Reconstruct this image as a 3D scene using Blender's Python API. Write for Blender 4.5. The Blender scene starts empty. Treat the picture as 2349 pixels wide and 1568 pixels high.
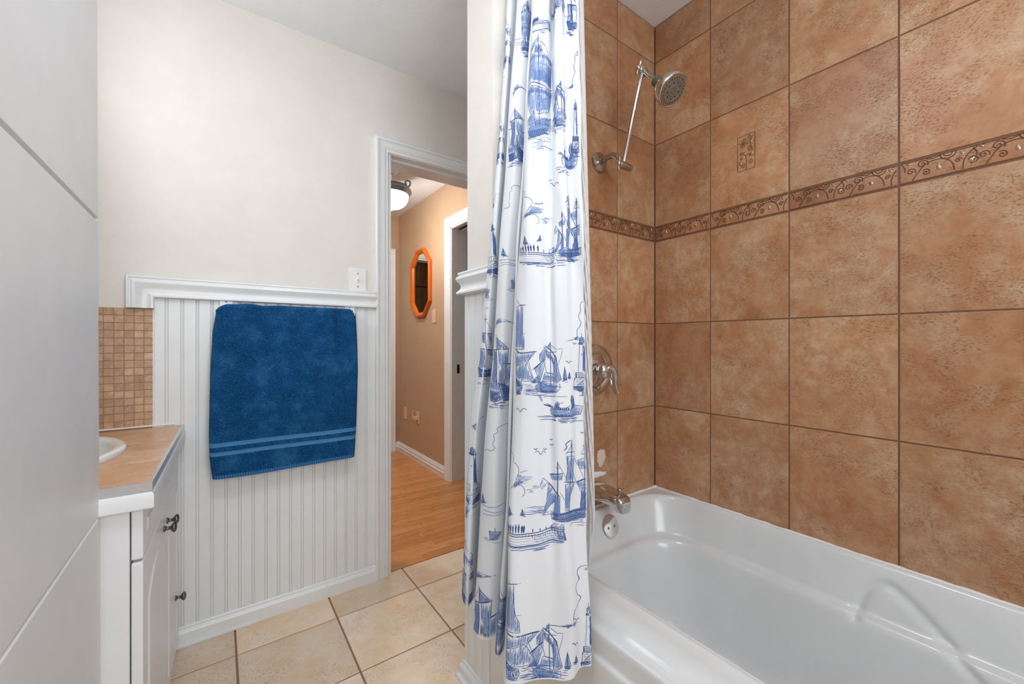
import bpy, bmesh, math, random
import numpy as np
from mathutils import Vector, Matrix
random.seed(7); PI = math.pi
S = bpy.context.scene; COL = S.collection
# ------------------------------------------------------------------ camera, world, exposure
FPX, CX, CY, CAMH = 935.0, 1174.5, 783.0, 1.12          # focal length and centre in pixels of the 2349x1568 frame
TH = math.atan(672.5/FPX); CT, ST = math.cos(TH), math.sin(TH)
cam = bpy.data.cameras.new('camera'); cam.sensor_width = 36; cam.lens = 36*FPX/2349; cam.clip_start = .02
cam.shift_y = -(784-CY)/2349
co = bpy.data.objects.new('camera', cam); COL.objects.link(co)
co.location = (0, 0, CAMH); co.rotation_euler = (PI/2, 0, -TH); S.camera = co
W = bpy.data.worlds.new('world'); S.world = W; W.use_nodes = True
W.node_tree.nodes['Background'].inputs[0].default_value = (.75, .86, 1, 1)
W.node_tree.nodes['Background'].inputs[1].default_value = 1.0
S.view_settings.view_transform = 'Standard'; S.view_settings.look = 'None'
S.view_settings.gamma = 1; S.view_settings.use_curve_mapping = False
S.view_settings.exposure = 0.0
S.cycles.max_bounces = 8; S.cycles.diffuse_bounces = 5; S.cycles.glossy_bounces = 4
S.cycles.sample_clamp_indirect = 6
def area(name, loc, size, power, col, direction, sy=None):
    l = bpy.data.lights.new(name, 'AREA'); l.shape = 'RECTANGLE'; l.size = size; l.size_y = sy or size
    l.energy = power; l.color = col
    o = bpy.data.objects.new(name, l); COL.objects.link(o); o.location = loc
    o.rotation_euler = Vector(direction).to_track_quat('-Z', 'Y').to_euler(); return o
# fill lights added as an invented window behind the camera and ceiling lamp
area('added_window_fill', (.30, -1.33, 1.60), 1.15, 25, (.945, .972, 1), (-.20, 1, .22), 1.05)
area('added_lamp_fill', (.20, .45, 2.38), .42, 9.0, (.95, .978, 1), (0, 0, -1))
area('vanity_bar_light', (-.60, 1.30, 1.95), .80, 8.0, (.95, .978, 1), (1, -.35, .1), .35)

# ------------------------------------------------------------------ materials
def lin(c):
    f = lambda v: v/12.92 if v <= .04045 else ((v+.055)/1.055)**2.4
    return (f(c[0]/255), f(c[1]/255), f(c[2]/255), 1)
class NT:
    def __init__(s, name):
        s.m = bpy.data.materials.new(name); s.m.use_nodes = True; s.t = s.m.node_tree
        s.b = s.t.nodes['Principled BSDF']
    def n(s, typ, **kw):
        n = s.t.nodes.new(typ)
        for k, v in kw.items(): setattr(n, k, v)
        return n
    def l(s, a, b): s.t.links.new(a, b)
    def noise(s, vec, scale, detail=4, rough=.55, dist=0):
        n = s.n('ShaderNodeTexNoise'); n.inputs['Scale'].default_value = scale
        n.inputs['Detail'].default_value = detail; n.inputs['Roughness'].default_value = rough
        n.inputs['Distortion'].default_value = dist
        if vec is not None: s.l(vec, n.inputs['Vector'])
        return n.outputs['Fac']
    def ramp(s, fac, stops, interp='LINEAR'):
        r = s.n('ShaderNodeValToRGB'); e = r.color_ramp.elements; r.color_ramp.interpolation = interp
        while len(e) < len(stops): e.new(.5)
        for i, (p, c) in enumerate(stops):
            e[i].position = p; e[i].color = c if len(c) == 4 else lin(c)
        s.l(fac, r.inputs[0]); return r.outputs[0]
    def mix(s, fac, a, b, mode='MIX'):
        m = s.n('ShaderNodeMix', data_type='RGBA', blend_type=mode)
        for v, i in ((fac, 0), (a, 6), (b, 7)):
            if hasattr(v, 'is_linked'): s.l(v, m.inputs[i])
            else: m.inputs[i].default_value = v
        return m.outputs[2]
    def math(s, op, a, b=None):
        m = s.n('ShaderNodeMath', operation=op)
        for v, i in ((a, 0), (b, 1)):
            if v is None: continue
            if hasattr(v, 'is_linked'): s.l(v, m.inputs[i])
            else: m.inputs[i].default_value = v
        return m.outputs[0]
    def co(s, scale=(1, 1, 1), rnd=False):
        t = s.n('ShaderNodeTexCoord'); mp = s.n('ShaderNodeMapping'); mp.inputs['Scale'].default_value = scale
        s.l(t.outputs['Object'], mp.inputs['Vector'])
        if rnd:
            a = s.n('ShaderNodeAttribute'); a.attribute_name = 'rnd'
            v = s.n('ShaderNodeVectorMath', operation='SCALE'); v.inputs['Scale'].default_value = 37
            s.l(a.outputs['Color'], v.inputs[0]); s.l(v.outputs[0], mp.inputs['Location']); s.rnd = a.outputs['Color']
        return mp.outputs[0]
    def bump(s, h, dist, strength=1):
        b = s.n('ShaderNodeBump'); b.inputs['Distance'].default_value = dist; b.inputs['Strength'].default_value = strength
        s.l(h, b.inputs['Height']); s.l(b.outputs[0], s.b.inputs['Normal'])
    def base(s, c):
        if hasattr(c, 'is_linked'): s.l(c, s.b.inputs['Base Color'])
        else: s.b.inputs['Base Color'].default_value = lin(c)
    def set(s, **kw):
        for k, v in kw.items(): s.b.inputs[k.replace('_', ' ')].default_value = v
def plain(name, c, rough=.5, metal=0, bump=None, spec=.5, coat=0):
    m = NT(name); v = m.co()
    nz = m.noise(v, 9, 3)
    c2 = tuple(max(0, x-4) for x in c)
    m.base(m.ramp(nz, [(.35, c), (.65, c2)]))
    m.set(Roughness=rough, Metallic=metal, Specular_IOR_Level=spec, Coat_Weight=coat)
    if bump: m.bump(m.noise(v, bump[0], 3), bump[1])
    return m.m
M = {}
M['paint'] = plain('wall_paint', (226, 222, 216), .6, bump=(90, .0006))
M['ceil'] = plain('ceiling_paint', (234, 237, 239), .8, bump=(60, .0006))
M['ceilh'] = plain('hall_ceiling_paint', (225, 226, 228), .8)
M['white'] = plain('white_gloss_paint', (234, 237, 239), .32, bump=(30, .0005))
M['door'] = plain('white_satin_door', (226, 229, 232), .42, bump=(14, .0003))
M['thermo'] = plain('white_foil_cabinet', (236, 238, 240), .33)
M['tan'] = plain('tan_wall_paint', (190, 160, 130), .55, bump=(90, .0005))
M['acryl'] = plain('white_tub_acrylic', (220, 224, 226), .2, coat=.15)
M['ceramic'] = plain('white_ceramic', (240, 238, 234), .1, coat=.5)
M['plastic'] = plain('white_plastic', (238, 238, 238), .35)
M['ivory'] = plain('ivory_plastic', (226, 190, 155), .4)
M['dark'] = plain('dark_slot', (22, 22, 24), .5)
M['shadowroom'] = plain('painted_room_shade', (120, 120, 122), .8)  # grey wall colour carries the darkness of the unlit side room
M['caulk'] = plain('white_caulk', (236, 236, 236), .4, bump=(50, .002))
M['plaster'] = plain('dried_patch_plaster', (222, 202, 188), .7, bump=(80, .001))
M['orange'] = plain('orange_varnished_wood', (200, 100, 26), .3)
M['olive'] = plain('grey_green_rubber', (92, 92, 78), .5)
M['face'] = plain('grey_spray_face', (120, 110, 96), .45)
M['pewter'] = plain('pewter', (120, 118, 116), .3, metal=1)
M['ironrim'] = plain('brushed_iron', (120, 122, 126), .35, metal=.6)
m = NT('chrome'); m.set(Metallic=1, Roughness=.09); m.base(m.ramp(m.noise(m.co(), 20), [(.3, (222, 220, 218)), (.7, (205, 202, 200))])); M['chrome'] = m.m
m = NT('satin_nickel'); m.set(Metallic=1, Roughness=.25); m.base(m.ramp(m.noise(m.co(), 20), [(.3, (190, 184, 178)), (.7, (172, 166, 160))])); M['nickel'] = m.m
m = NT('edge_aluminium'); m.set(Metallic=.7, Roughness=.3); m.base(m.ramp(m.noise(m.co(), 20), [(.3, (226, 227, 230)), (.7, (206, 208, 212))])); M['edge'] = m.m
m = NT('mirror_glass'); m.set(Metallic=1, Roughness=.02); m.base((225, 228, 228)); M['mirror'] = m.m
m = NT('lamp_glass'); m.base((250, 250, 250)); m.set(Roughness=.3, Emission_Strength=2.2); m.b.inputs['Emission Color'].default_value = (1, .97, .93, 1); M['lampglass'] = m.m

def tile_mat(name, dark, mid, light, pit, speck=.5, rough=.38, scale=1.0):
    m = NT(name); v = m.co((1, 1, 1), rnd=True)
    zone = m.ramp(m.noise(v, 4.5*scale, 5, .6, .5), [(.40, (0, 0, 0, 1)), (.60, (1, 1, 1, 1))])
    mott = m.noise(v, 30*scale, 8, .72); soft = m.noise(v, 8*scale, 5, .6, .8)
    smooth = m.mix(.22, m.ramp(soft, [(.35, dark), (.62, mid)]), m.ramp(mott, [(.38, dark), (.62, light)]))
    crust = m.mix(.38, m.ramp(soft, [(.36, mid), (.6, light)]), m.ramp(mott, [(.40, dark), (.5, mid), (.58, light)]))
    c = m.mix(zone, smooth, crust)
    # short irregular pits and scratches, mostly in the crusted zones
    mp = m.n('ShaderNodeMapping'); mp.inputs['Scale'].default_value = (1, .6, 1.4); mp.inputs['Rotation'].default_value = (.5, .3, .6); m.l(v, mp.inputs['Vector'])
    p = m.noise(mp.outputs[0], 230*scale, 7, .82)
    pm = m.math('MULTIPLY', m.ramp(p, [(.40, (1, 1, 1, 1)), (.45, (0, 0, 0, 1))]), m.ramp(m.noise(v, 9*scale, 4, .65), [(.40, (0, 0, 0, 1)), (.58, (1, 1, 1, 1))]))
    c = m.mix(m.math('MULTIPLY', pm, speck), c, lin(pit))
    # pale crusts
    pale = m.noise(v, 38*scale, 6, .75)
    pa = m.math('MULTIPLY', m.ramp(pale, [(.55, (0, 0, 0, 1)), (.66, (1, 1, 1, 1))]), m.ramp(m.noise(v, 7*scale, 2), [(.5, (0, 0, 0, 1)), (.66, (1, 1, 1, 1))]))
    c = m.mix(m.math('MULTIPLY', pa, .3), c, lin(tuple(min(255, x+22) for x in light)))
    # fine cracks
    w = m.noise(v, 8*scale, 5, .6, 1.2)
    w = m.math('ABSOLUTE', m.math('SUBTRACT', w, .5))
    w = m.math('MULTIPLY', m.ramp(w, [(0, (1, 1, 1, 1)), (.006, (0, 0, 0, 1))]), m.ramp(m.noise(v, 9*scale, 1), [(.5, (0, 0, 0, 1)), (.58, (1, 1, 1, 1))]))
    c = m.mix(m.math('MULTIPLY', w, .55), c, lin(pit))
    # each tile a little lighter or darker
    sep = m.n('ShaderNodeSeparateColor'); m.l(m.rnd, sep.inputs[0])
    g = m.ramp(sep.outputs[1], [(0, (.80, .78, .76, 1)), (1, (1.0, 1.0, 1.0, 1))])
    c = m.mix(1.0, c, g, 'MULTIPLY')
    m.base(c); m.set(Roughness=rough)
    h = m.math('SUBTRACT', m.math('MULTIPLY', mott, .4), pm)
    m.bump(h, .0006, .7)
    return m.m
M['tile'] = tile_mat('brown_stone_wall_tile', (172, 114, 72), (190, 142, 102), (206, 174, 142), (112, 68, 44), .6)
M['bordertile'] = tile_mat('border_tile', (150, 104, 72), (172, 122, 86), (188, 142, 106), (110, 66, 42), .5)
M['mosaic'] = tile_mat('tan_mosaic_tile', (188, 146, 112), (210, 170, 136), (224, 190, 160), (140, 96, 66), .5, .4, 2.2)
M['counter'] = tile_mat('counter_tile', (196, 146, 108), (214, 168, 132), (226, 190, 160), (170, 124, 90), .4, .35, .8)
M['floortile'] = tile_mat('cream_floor_tile', (240, 205, 166), (246, 222, 194), (247, 234, 216), (216, 172, 130), .25, .35, .9)
M['grout'] = plain('brown_grout', (122, 92, 74), .9, bump=(300, .0008))
M['groutf'] = plain('floor_grout', (152, 122, 104), .9, bump=(300, .0008))
M['groutm'] = plain('mosaic_grout', (172, 142, 128), .9)
m = NT('bronze_relief'); m.base(m.ramp(m.noise(m.co(), 60), [(.3, (84, 50, 32)), (.7, (112, 72, 48))])); m.set(Metallic=.35, Roughness=.22); M['relief'] = m.m
m = NT('pewter_relief_leaf'); m.base(m.ramp(m.noise(m.co(), 60), [(.3, (150, 132, 108)), (.7, (188, 172, 146))])); m.set(Metallic=.8, Roughness=.28); M['leaf'] = m.m
# oak strip floor
m = NT('oak_strip_floor'); v = m.co(rnd=True)
mp = m.n('ShaderNodeMapping'); mp.inputs['Scale'].default_value = (.12, 1, 1); m.l(v, mp.inputs['Vector'])
g1 = m.noise(mp.outputs[0], 90, 6, .7, .6); g2 = m.noise(mp.outputs[0], 14, 3, .5, 1.6)
wv = m.math('FRACT', m.math('MULTIPLY', g2, 9))
c = m.ramp(g1, [(.3, (176, 106, 52)), (.5, (214, 150, 90)), (.7, (232, 174, 114))])
c = m.mix(.32, c, m.ramp(wv, [(0, (166, 100, 50)), (.35, (214, 152, 94)), (1, (222, 164, 106))]))
sep = m.n('ShaderNodeSeparateColor'); m.l(m.rnd, sep.inputs[0])
c = m.mix(1, c, m.ramp(sep.outputs[0], [(0, (.80, .74, .68, 1)), (1, (1, 1, 1, 1))]), 'MULTIPLY')
m.base(c); m.set(Roughness=.3); M['oak'] = m.m
m = NT('dark_walnut_cabinet'); v = m.co((1, 1, .15)); m.base(m.ramp(m.noise(v, 30, 6, .6), [(.3, (74, 46, 22)), (.7, (112, 76, 42))])); m.set(Roughness=.35); M['walnut'] = m.m
# terry cloth
def terry(name, c1, c2, c3):
    m = NT(name); v = m.co()
    f = m.noise(v, 300, 2, .6); b = m.noise(v, 14, 5, .65)
    c = m.ramp(f, [(.3, c1), (.55, c2), (.75, c3)])
    c = m.mix(.30, c, m.ramp(b, [(.38, c1), (.5, c2), (.66, c3)]))
    m.base(c); m.set(Roughness=.95, Sheen_Weight=.25, Specular_IOR_Level=.1)
    m.b.inputs['Sheen Tint'].default_value = lin((90, 160, 220))
    m.bump(m.math('ADD', f, m.math('MULTIPLY', m.noise(v, 150, 2, .5), 1.2)), .006, 1); return m.m
M['terry'] = terry('blue_terry', (6, 52, 96), (18, 84, 142), (66, 136, 190))
m = NT('blue_woven_band'); v = m.co(); wn = m.n('ShaderNodeTexWave', wave_type='BANDS', bands_direction='Z'); wn.inputs['Scale'].default_value = 75; wn.inputs['Distortion'].default_value = .3
m.l(v, wn.inputs['Vector']); m.base(m.ramp(wn.outputs['Fac'], [(0, (38, 104, 164)), (1, (86, 156, 210))])); m.set(Roughness=.75); m.bump(wn.outputs['Fac'], .0012); M['band'] = m.m
m = NT('blue_hem_rib'); v = m.co(); wn = m.n('ShaderNodeTexWave', wave_type='BANDS', bands_direction='X'); wn.inputs['Scale'].default_value = 38; wn.inputs['Distortion'].default_value = 1.5
m.l(v, wn.inputs['Vector']); m.base(m.ramp(wn.outputs['Fac'], [(0, (12, 70, 126)), (1, (44, 118, 180))])); m.set(Roughness=.8); m.bump(wn.outputs['Fac'], .001); M['hem'] = m.m
M['terrydark'] = plain('dark_towel_lining', (24, 26, 34), .95)
# curtain cloth with woven micro bump, ink and liner
m = NT('white_polyester_cloth'); v = m.co(); m.base((224, 228, 233)); m.set(Roughness=.62, Specular_IOR_Level=.25)
m.bump(m.noise(v, 14, 3, .5), .002, .5); M['cloth'] = m.m
M['ink'] = plain('blue_ink', (82, 112, 168), .7, spec=.2)
M['inkd'] = plain('dark_blue_ink', (54, 78, 134), .7, spec=.2)
M['inkl'] = plain('pale_blue_ink', (138, 162, 206), .7, spec=.2)
m = NT('clear_vinyl_liner'); v = m.co((1, 1, .5)); m.base((236, 236, 238)); m.set(Roughness=.3, Alpha=.93, Specular_IOR_Level=.7)
m.bump(m.noise(v, 70, 4, .6, .8), .003, .5); M['liner'] = m.m

# ------------------------------------------------------------------ mesh helpers
class MB:
    def __init__(s): s.v = []; s.f = []; s.mi = []; s.c = []
    def add(s, vs, fs, mi=0, col=None):
        o = len(s.v); s.v += [tuple(p) for p in vs]
        for f in fs: s.f.append([i+o for i in f]); s.mi.append(mi); s.c.append(col)
        return s
    def box(s, a, b, mi=0, bev=0, col=None):
        (x0, y0, z0), (x1, y1, z1) = a, b
        x0, x1 = min(x0, x1), max(x0, x1); y0, y1 = min(y0, y1), max(y0, y1); z0, z1 = min(z0, z1), max(z0, z1)
        if bev <= 0:
            vs = [(x0,y0,z0),(x1,y0,z0),(x1,y1,z0),(x0,y1,z0),(x0,y0,z1),(x1,y0,z1),(x1,y1,z1),(x0,y1,z1)]
            return s.add(vs, [(0,3,2,1),(4,5,6,7),(0,1,5,4),(1,2,6,5),(2,3,7,6),(3,0,4,7)], mi, col)
        bm = bmesh.new(); bmesh.ops.create_cube(bm, size=1)
        for v in bm.verts: v.co = Vector(((x0+x1)/2+v.co.x*(x1-x0), (y0+y1)/2+v.co.y*(y1-y0), (z0+z1)/2+v.co.z*(z1-z0)))
        bmesh.ops.bevel(bm, geom=bm.edges[:], offset=min(bev, .49*min(x1-x0, y1-y0, z1-z0)), segments=2, affect='EDGES', profile=.6)
        bm.verts.index_update(); s.add([v.co for v in bm.verts], [[v.index for v in f.verts] for f in bm.faces], mi, col); bm.free(); return s
    def lathe(s, prof, axis=(0,0,1), at=(0,0,0), n=32, mi=0, sx=1, sy=1):
        q = Vector(axis).to_track_quat('Z', 'Y'); at = Vector(at); vs = []; fs = []
        for r, h in prof:
            for i in range(n):
                a = 2*PI*i/n; vs.append(at + q @ Vector((r*math.cos(a)*sx, r*math.sin(a)*sy, h)))
        for j in range(len(prof)-1):
            for i in range(n): fs.append((j*n+i, j*n+(i+1) % n, (j+1)*n+(i+1) % n, (j+1)*n+i))
        if prof[0][0] > 1e-6: fs.append(list(range(n))[::-1])
        if prof[-1][0] > 1e-6: fs.append([(len(prof)-1)*n+i for i in range(n)])
        return s.add(vs, fs, mi)
    def tube(s, pts, r, n=12, mi=0, flat=1, up=None):
        pts = [Vector(p) for p in pts]; k = len(pts); rs = r if isinstance(r, (list, tuple)) else [r]*k
        vs = []; fs = []; prev = None
        for i, p in enumerate(pts):
            t = (pts[min(i+1, k-1)]-pts[max(i-1, 0)]).normalized()
            if prev is None: u = (Vector(up) if up else Vector((0,0,1)) if abs(t.z) < .9 else Vector((1,0,0)))
            else: u = prev
            u = (u-t*u.dot(t)).normalized(); prev = u; w = t.cross(u)
            for j in range(n):
                a = 2*PI*j/n; vs.append(p+(u*math.cos(a)*flat+w*math.sin(a))*rs[i])
        for i in range(k-1):
            for j in range(n): fs.append((i*n+j, i*n+(j+1) % n, (i+1)*n+(j+1) % n, (i+1)*n+j))
        fs.append(list(range(n))[::-1]); fs.append([(k-1)*n+j for j in range(n)])
        return s.add(vs, fs, mi)
    def grid(s, P, mi=0, wrapu=False, flip=False):
        nu = len(P); nv = len(P[0]); vs = [p for row in P for p in row]; fs = []
        for i in range(nu if wrapu else nu-1):
            for j in range(nv-1):
                a, b, c, d = i*nv+j, ((i+1) % nu)*nv+j, ((i+1) % nu)*nv+j+1, i*nv+j+1
                fs.append((d, c, b, a) if flip else (a, b, c, d))
        return s.add(vs, fs, mi)
    def build(s, name, mats, parent=None, smooth=False, fixn=True):
        me = bpy.data.meshes.new(name); me.from_pydata(s.v, [], s.f)
        for m_ in (mats if isinstance(mats, (list, tuple)) else [mats]): me.materials.append(M[m_] if isinstance(m_, str) else m_)
        me.polygons.foreach_set('material_index', s.mi)
        if any(c is not None for c in s.c):
            at = me.color_attributes.new('rnd', 'FLOAT_COLOR', 'CORNER'); arr = []
            for c, f in zip(s.c, s.f): arr += list((c or (.5, .5, .5))+(1,))*len(f)
            at.data.foreach_set('color', arr)
        if fixn:
            bm = bmesh.new(); bm.from_mesh(me); bmesh.ops.recalc_face_normals(bm, faces=bm.faces[:]); bm.to_mesh(me); bm.free()
        if smooth:
            me.polygons.foreach_set('use_smooth', [True]*len(me.polygons))
            if smooth != 'all': me.set_sharp_from_angle(angle=math.radians(38))
        o = bpy.data.objects.new(name, me); COL.objects.link(o)
        if parent is not None: o.parent = parent
        return o
def tag(o, label=None, cat=None, group=None, kind=None):
    if label: o['label'] = label
    if cat: o['category'] = cat
    if group: o['group'] = group
    if kind: o['kind'] = kind
    return o
def thing(name, label, cat, loc=(0,0,0), rotz=0, group=None):
    o = bpy.data.objects.new(name, None); COL.objects.link(o); o.empty_display_size = .05
    o.location = loc; o.rotation_euler = (0,0,rotz); return tag(o, label, cat, group)
def struct(name, mb, mats, label=None, smooth=False, parent=None):
    o = mb.build(name, mats, parent, smooth)
    if parent is None: o['kind'] = 'structure'
    if label: o['label'] = label
    return o
def shift(mb, loc):       # express world-built geometry in the frame of a thing at loc
    mb.v = [(x-loc[0], y-loc[1], z-loc[2]) for x, y, z in mb.v]; return mb
def sweep(mb, path, prof, fn, closed=False, mi=0):
    """profile points (a, b): a runs along the mitred left normal of the 2-D path, b is out of its plane"""
    k = len(path); N = []
    segs = [((path[(i+1) % k][0]-path[i][0]), (path[(i+1) % k][1]-path[i][1])) for i in range(k if closed else k-1)]
    nr = [(-dy/math.hypot(dx, dy), dx/math.hypot(dx, dy)) for dx, dy in segs]
    for i in range(k):
        if closed: a, b = nr[i-1], nr[i]
        else: a, b = nr[max(i-1, 0)], nr[min(i, len(nr)-1)]
        d = 1+a[0]*b[0]+a[1]*b[1]; N.append(((a[0]+b[0])/d, (a[1]+b[1])/d))
    rows = [[fn(path[i][0]+N[i][0]*a, path[i][1]+N[i][1]*a, b) for a, b in prof] for i in range(k)]
    m_ = len(prof); vs = [p for r in rows for p in r]; fs = []
    for i in range(k if closed else k-1):
        for j in range(m_):
            fs.append((i*m_+j, i*m_+(j+1) % m_, ((i+1) % k)*m_+(j+1) % m_, ((i+1) % k)*m_+j))
    if not closed: fs.append(list(range(m_))); fs.append([(k-1)*m_+j for j in range(m_)][::-1])
    return mb.add(vs, fs, mi)
def tiles(mb, us, vs_, fn, gap, th=.002, bev=.0016, mi=0, jit=.0):
    """bevelled tiles between the seam lines; fn(u, v, n) gives the point n in front of the grout plane"""
    g = gap/2
    for i in range(len(us)-1):
        for j in range(len(vs_)-1):
            u0, u1, v0, v1 = us[i]+g, us[i+1]-g, vs_[j]+g, vs_[j+1]-g
            c = (random.random(), random.random(), random.random()); b = bev
            n1 = th+random.uniform(-jit, jit)
            P = []
            for (k, n) in ((0, -.001), (0, n1-b*.7), (b*.35, n1-b*.2), (b, n1)):
                P += [fn(u0+k, v0+k, n), fn(u1-k, v0+k, n), fn(u1-k, v1-k, n), fn(u0+k, v1-k, n)]
            F = [(12, 13, 14, 15)]
            for r in range(3):
                for q in range(4): F.append((r*4+q, r*4+(q+1) % 4, r*4+4+(q+1) % 4, r*4+4+q))
            mb.add(P, F, mi, c)
    return mb
def fr(a, b, t): return a+(b-a)*t
def catmull(pts, n):
    out = []; P = [pts[0]]+list(pts)+[pts[-1]]
    for i in range(1, len(P)-2):
        for k in range(n):
            t = k/n; a, b, c, d = [np.array(P[i+j-1], float) for j in range(4)]
            out.append(.5*((2*b)+(c-a)*t+(2*a-5*b+4*c-d)*t*t+(-a+3*b-3*c+d)*t**3))
    out.append(np.array(P[-2], float)); return [tuple(p) for p in out]

# ------------------------------------------------------------------ room constants (metres)
XR, YP, YB, H = 1.486, 1.040, 1.940, 2.44        # tiled long wall, tiled end wall, wall with the doorway, ceiling
XL, YF = -.72, -1.40                             # wall behind the vanity, wall behind the camera
PX0, PY1 = .675, 1.186                           # free end and far face of the short partition
DX0, DX1, DZ = .660, 1.42, 2.022                 # doorway
HX, HY, HH, TW = 1.510, 4.10, 2.41, .17          # hall: right wall, end wall, ceiling height; wall thickness

# floor: cream tiles
b = MB(); b.box((XL-.1, YF-.1, -.08), (XR+.1, 1.957, -.004), 1)
us = [.051-.341*k for k in range(3, 0, -1)]+[.051, .391, .735, 1.077, 1.42, 1.60]; us = [XL-.05]+us[1:]
ys = [YF-.05]+[1.758-.334*k for k in range(9, 0, -1)]+[1.758, 1.956]
tiles(b, us, ys, lambda u, v, n: (u, v, n-.004), .0065, .004, .0022)
struct('floor', b, ['floortile', 'groutf'], 'cream mottled ceramic floor tiles with brown grout in the bathroom')
# hall floor: oak strips running across the doorway
b = MB(); b.box((-1.0, 1.957, -.08), (2.6, 6.2, -.003), 1)
y = 1.957
while y < 6.1:
    x = -1.0-random.random()*.5
    while x < 2.6:
        L = random.uniform(.35, 1.0); c = (random.random(), random.random(), random.random())
        x0, x1 = max(x, -1.0), min(x+L, 2.6)
        if x1 > x0: b.box((x0+.0005, y+.0006, -.006), (x1-.0005, y+.0584, .0), 0, .0010 if y < 4.3 and x0 < 1.8 and x1 > .3 else 0, c)
        x += L
    y += .059
struct('floor', b, ['oak', 'walnut'], 'orange oak strip floor of the hallway')
b = MB(); b.box((XL-.1, YF-.1, H), (XR+.12, YB+.05, H+.08)); struct('ceiling', b, 'ceil', 'smooth grey white bathroom ceiling')
b = MB(); b.box((-1.0, YB+TW, HH), (HX+.2, 6.2, HH+.08)); struct('ceiling', b, 'ceilh', 'white hallway ceiling')
# painted wall with the doorway
b = MB()
b.box((XL-.1, YB, 0), (DX0+.012, YB+TW, H+.05)); b.box((DX1-.012, YB, 0), (XR+.1, YB+TW, H+.05)); b.box((DX0+.012, YB, DZ+.012), (DX1-.012, YB+TW, H+.05))
struct('wall_back', b, 'paint', 'warm white painted wall above the wainscot, with the doorway')
b = MB(); b.box((XL-.1, YF-.1, 0), (XL, YB, H)); struct('wall_left', b, 'paint')
b = MB()
wx0, wx1, wz0, wz1 = -.25, .95, 1.0, 2.1
b.box((XL-.1, YF-.1, 0), (wx0, YF, H)); b.box((wx1, YF-.1, 0), (XR+.1, YF, H)); b.box((wx0, YF-.1, 0), (wx1, YF, wz0)); b.box((wx0, YF-.1, wz1), (wx1, YF, H))
struct('wall_front', b, 'paint')
b = MB()
sweep(b, [(wx0, wz0), (wx1, wz0), (wx1, wz1), (wx0, wz1)], [(-.06, 0), (-.06, .02), (0, .02), (.0, 0)], lambda p, q, o: (p, YF+o, q), True)
sweep(b, [(wx0, wz0), (wx1, wz0), (wx1, wz1), (wx0, wz1)], [(0, -.06), (0, -.02), (.04, -.02), (.04, -.06)], lambda p, q, o: (p, YF+o, q), True)
b.box((.335, YF-.06, wz0), (.365, YF-.03, wz1)); struct('added_window_1', b, 'white', 'white frame of an added unseen window behind the camera')  # unseen window, added as a source for the fill from behind
# tiled long wall
b = MB(); b.box((XR+.002, YF, 0), (XR+.12, YB, H), 1)
ycols = [YF+.01]+[.024-.2595*k for k in range(5, 0, -1)]+[.024, .283, .5435, .802, 1.0385]
zr1 = [.508, .851, 1.194, 1.537]; zr2 = [1.599, 1.942, 2.285, 2.438]
F = lambda u, v, n: (XR+.002-n, u, v)
tiles(b, ycols, zr1, F, .0038); tiles(b, ycols, zr2, F, .0038)
tiles(b, ycols, [.0, .165, .508], F, .005)
struct('wall_right', b, ['tile', 'grout'], 'brown stone-look ceramic tile wall beside the bathtub')
# partition that carries the shower fittings
b = MB(); TX0 = .775
b.box((PX0, YP+.002, 0), (XR+.002, PY1, H), 1); b.box((PX0, YP-.004, 0), (TX0, YP+.003, H), 2)
xcols = [TX0, .99, 1.25, XR-.0015]
F2 = lambda u, v, n: (u, YP+.002-n, v)
tiles(b, xcols, zr1, F2, .0038); tiles(b, xcols, zr2, F2, .0038); tiles(b, xcols, [0, .165, .508], F2, .005)
b.box((PX0-.003, YP-.004, 0), (PX0, PY1+.003, H), 2); b.box((PX0, PY1, 0), (XR, PY1+.003, H), 2)
struct('wall_partition', b, ['tile', 'grout', 'paint'], 'short partition wall, painted at its free end and tiled towards the tub')

# ------------------------------------------------------------------ relief border of scrolls and leaves
def spiral(cx, cy, r, a0, turns, direction=1, n=26, tail=None):
    pts = []
    for i in range(n+1):
        t = i/n; rr = r*(1-t*.93); a = a0+direction*2*PI*turns*t; pts.append((cx+rr*math.cos(a), cy+rr*math.sin(a)))
    if tail: pts = catmull([tail, pts[0]], 5)[:-1]+pts
    return pts
def arc(cx, cy, r, a0, a1, n=14, ry=None):
    return [(cx+r*math.cos(fr(a0, a1, i/n)), cy+(ry or r)*math.sin(fr(a0, a1, i/n))) for i in range(n+1)]
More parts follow.
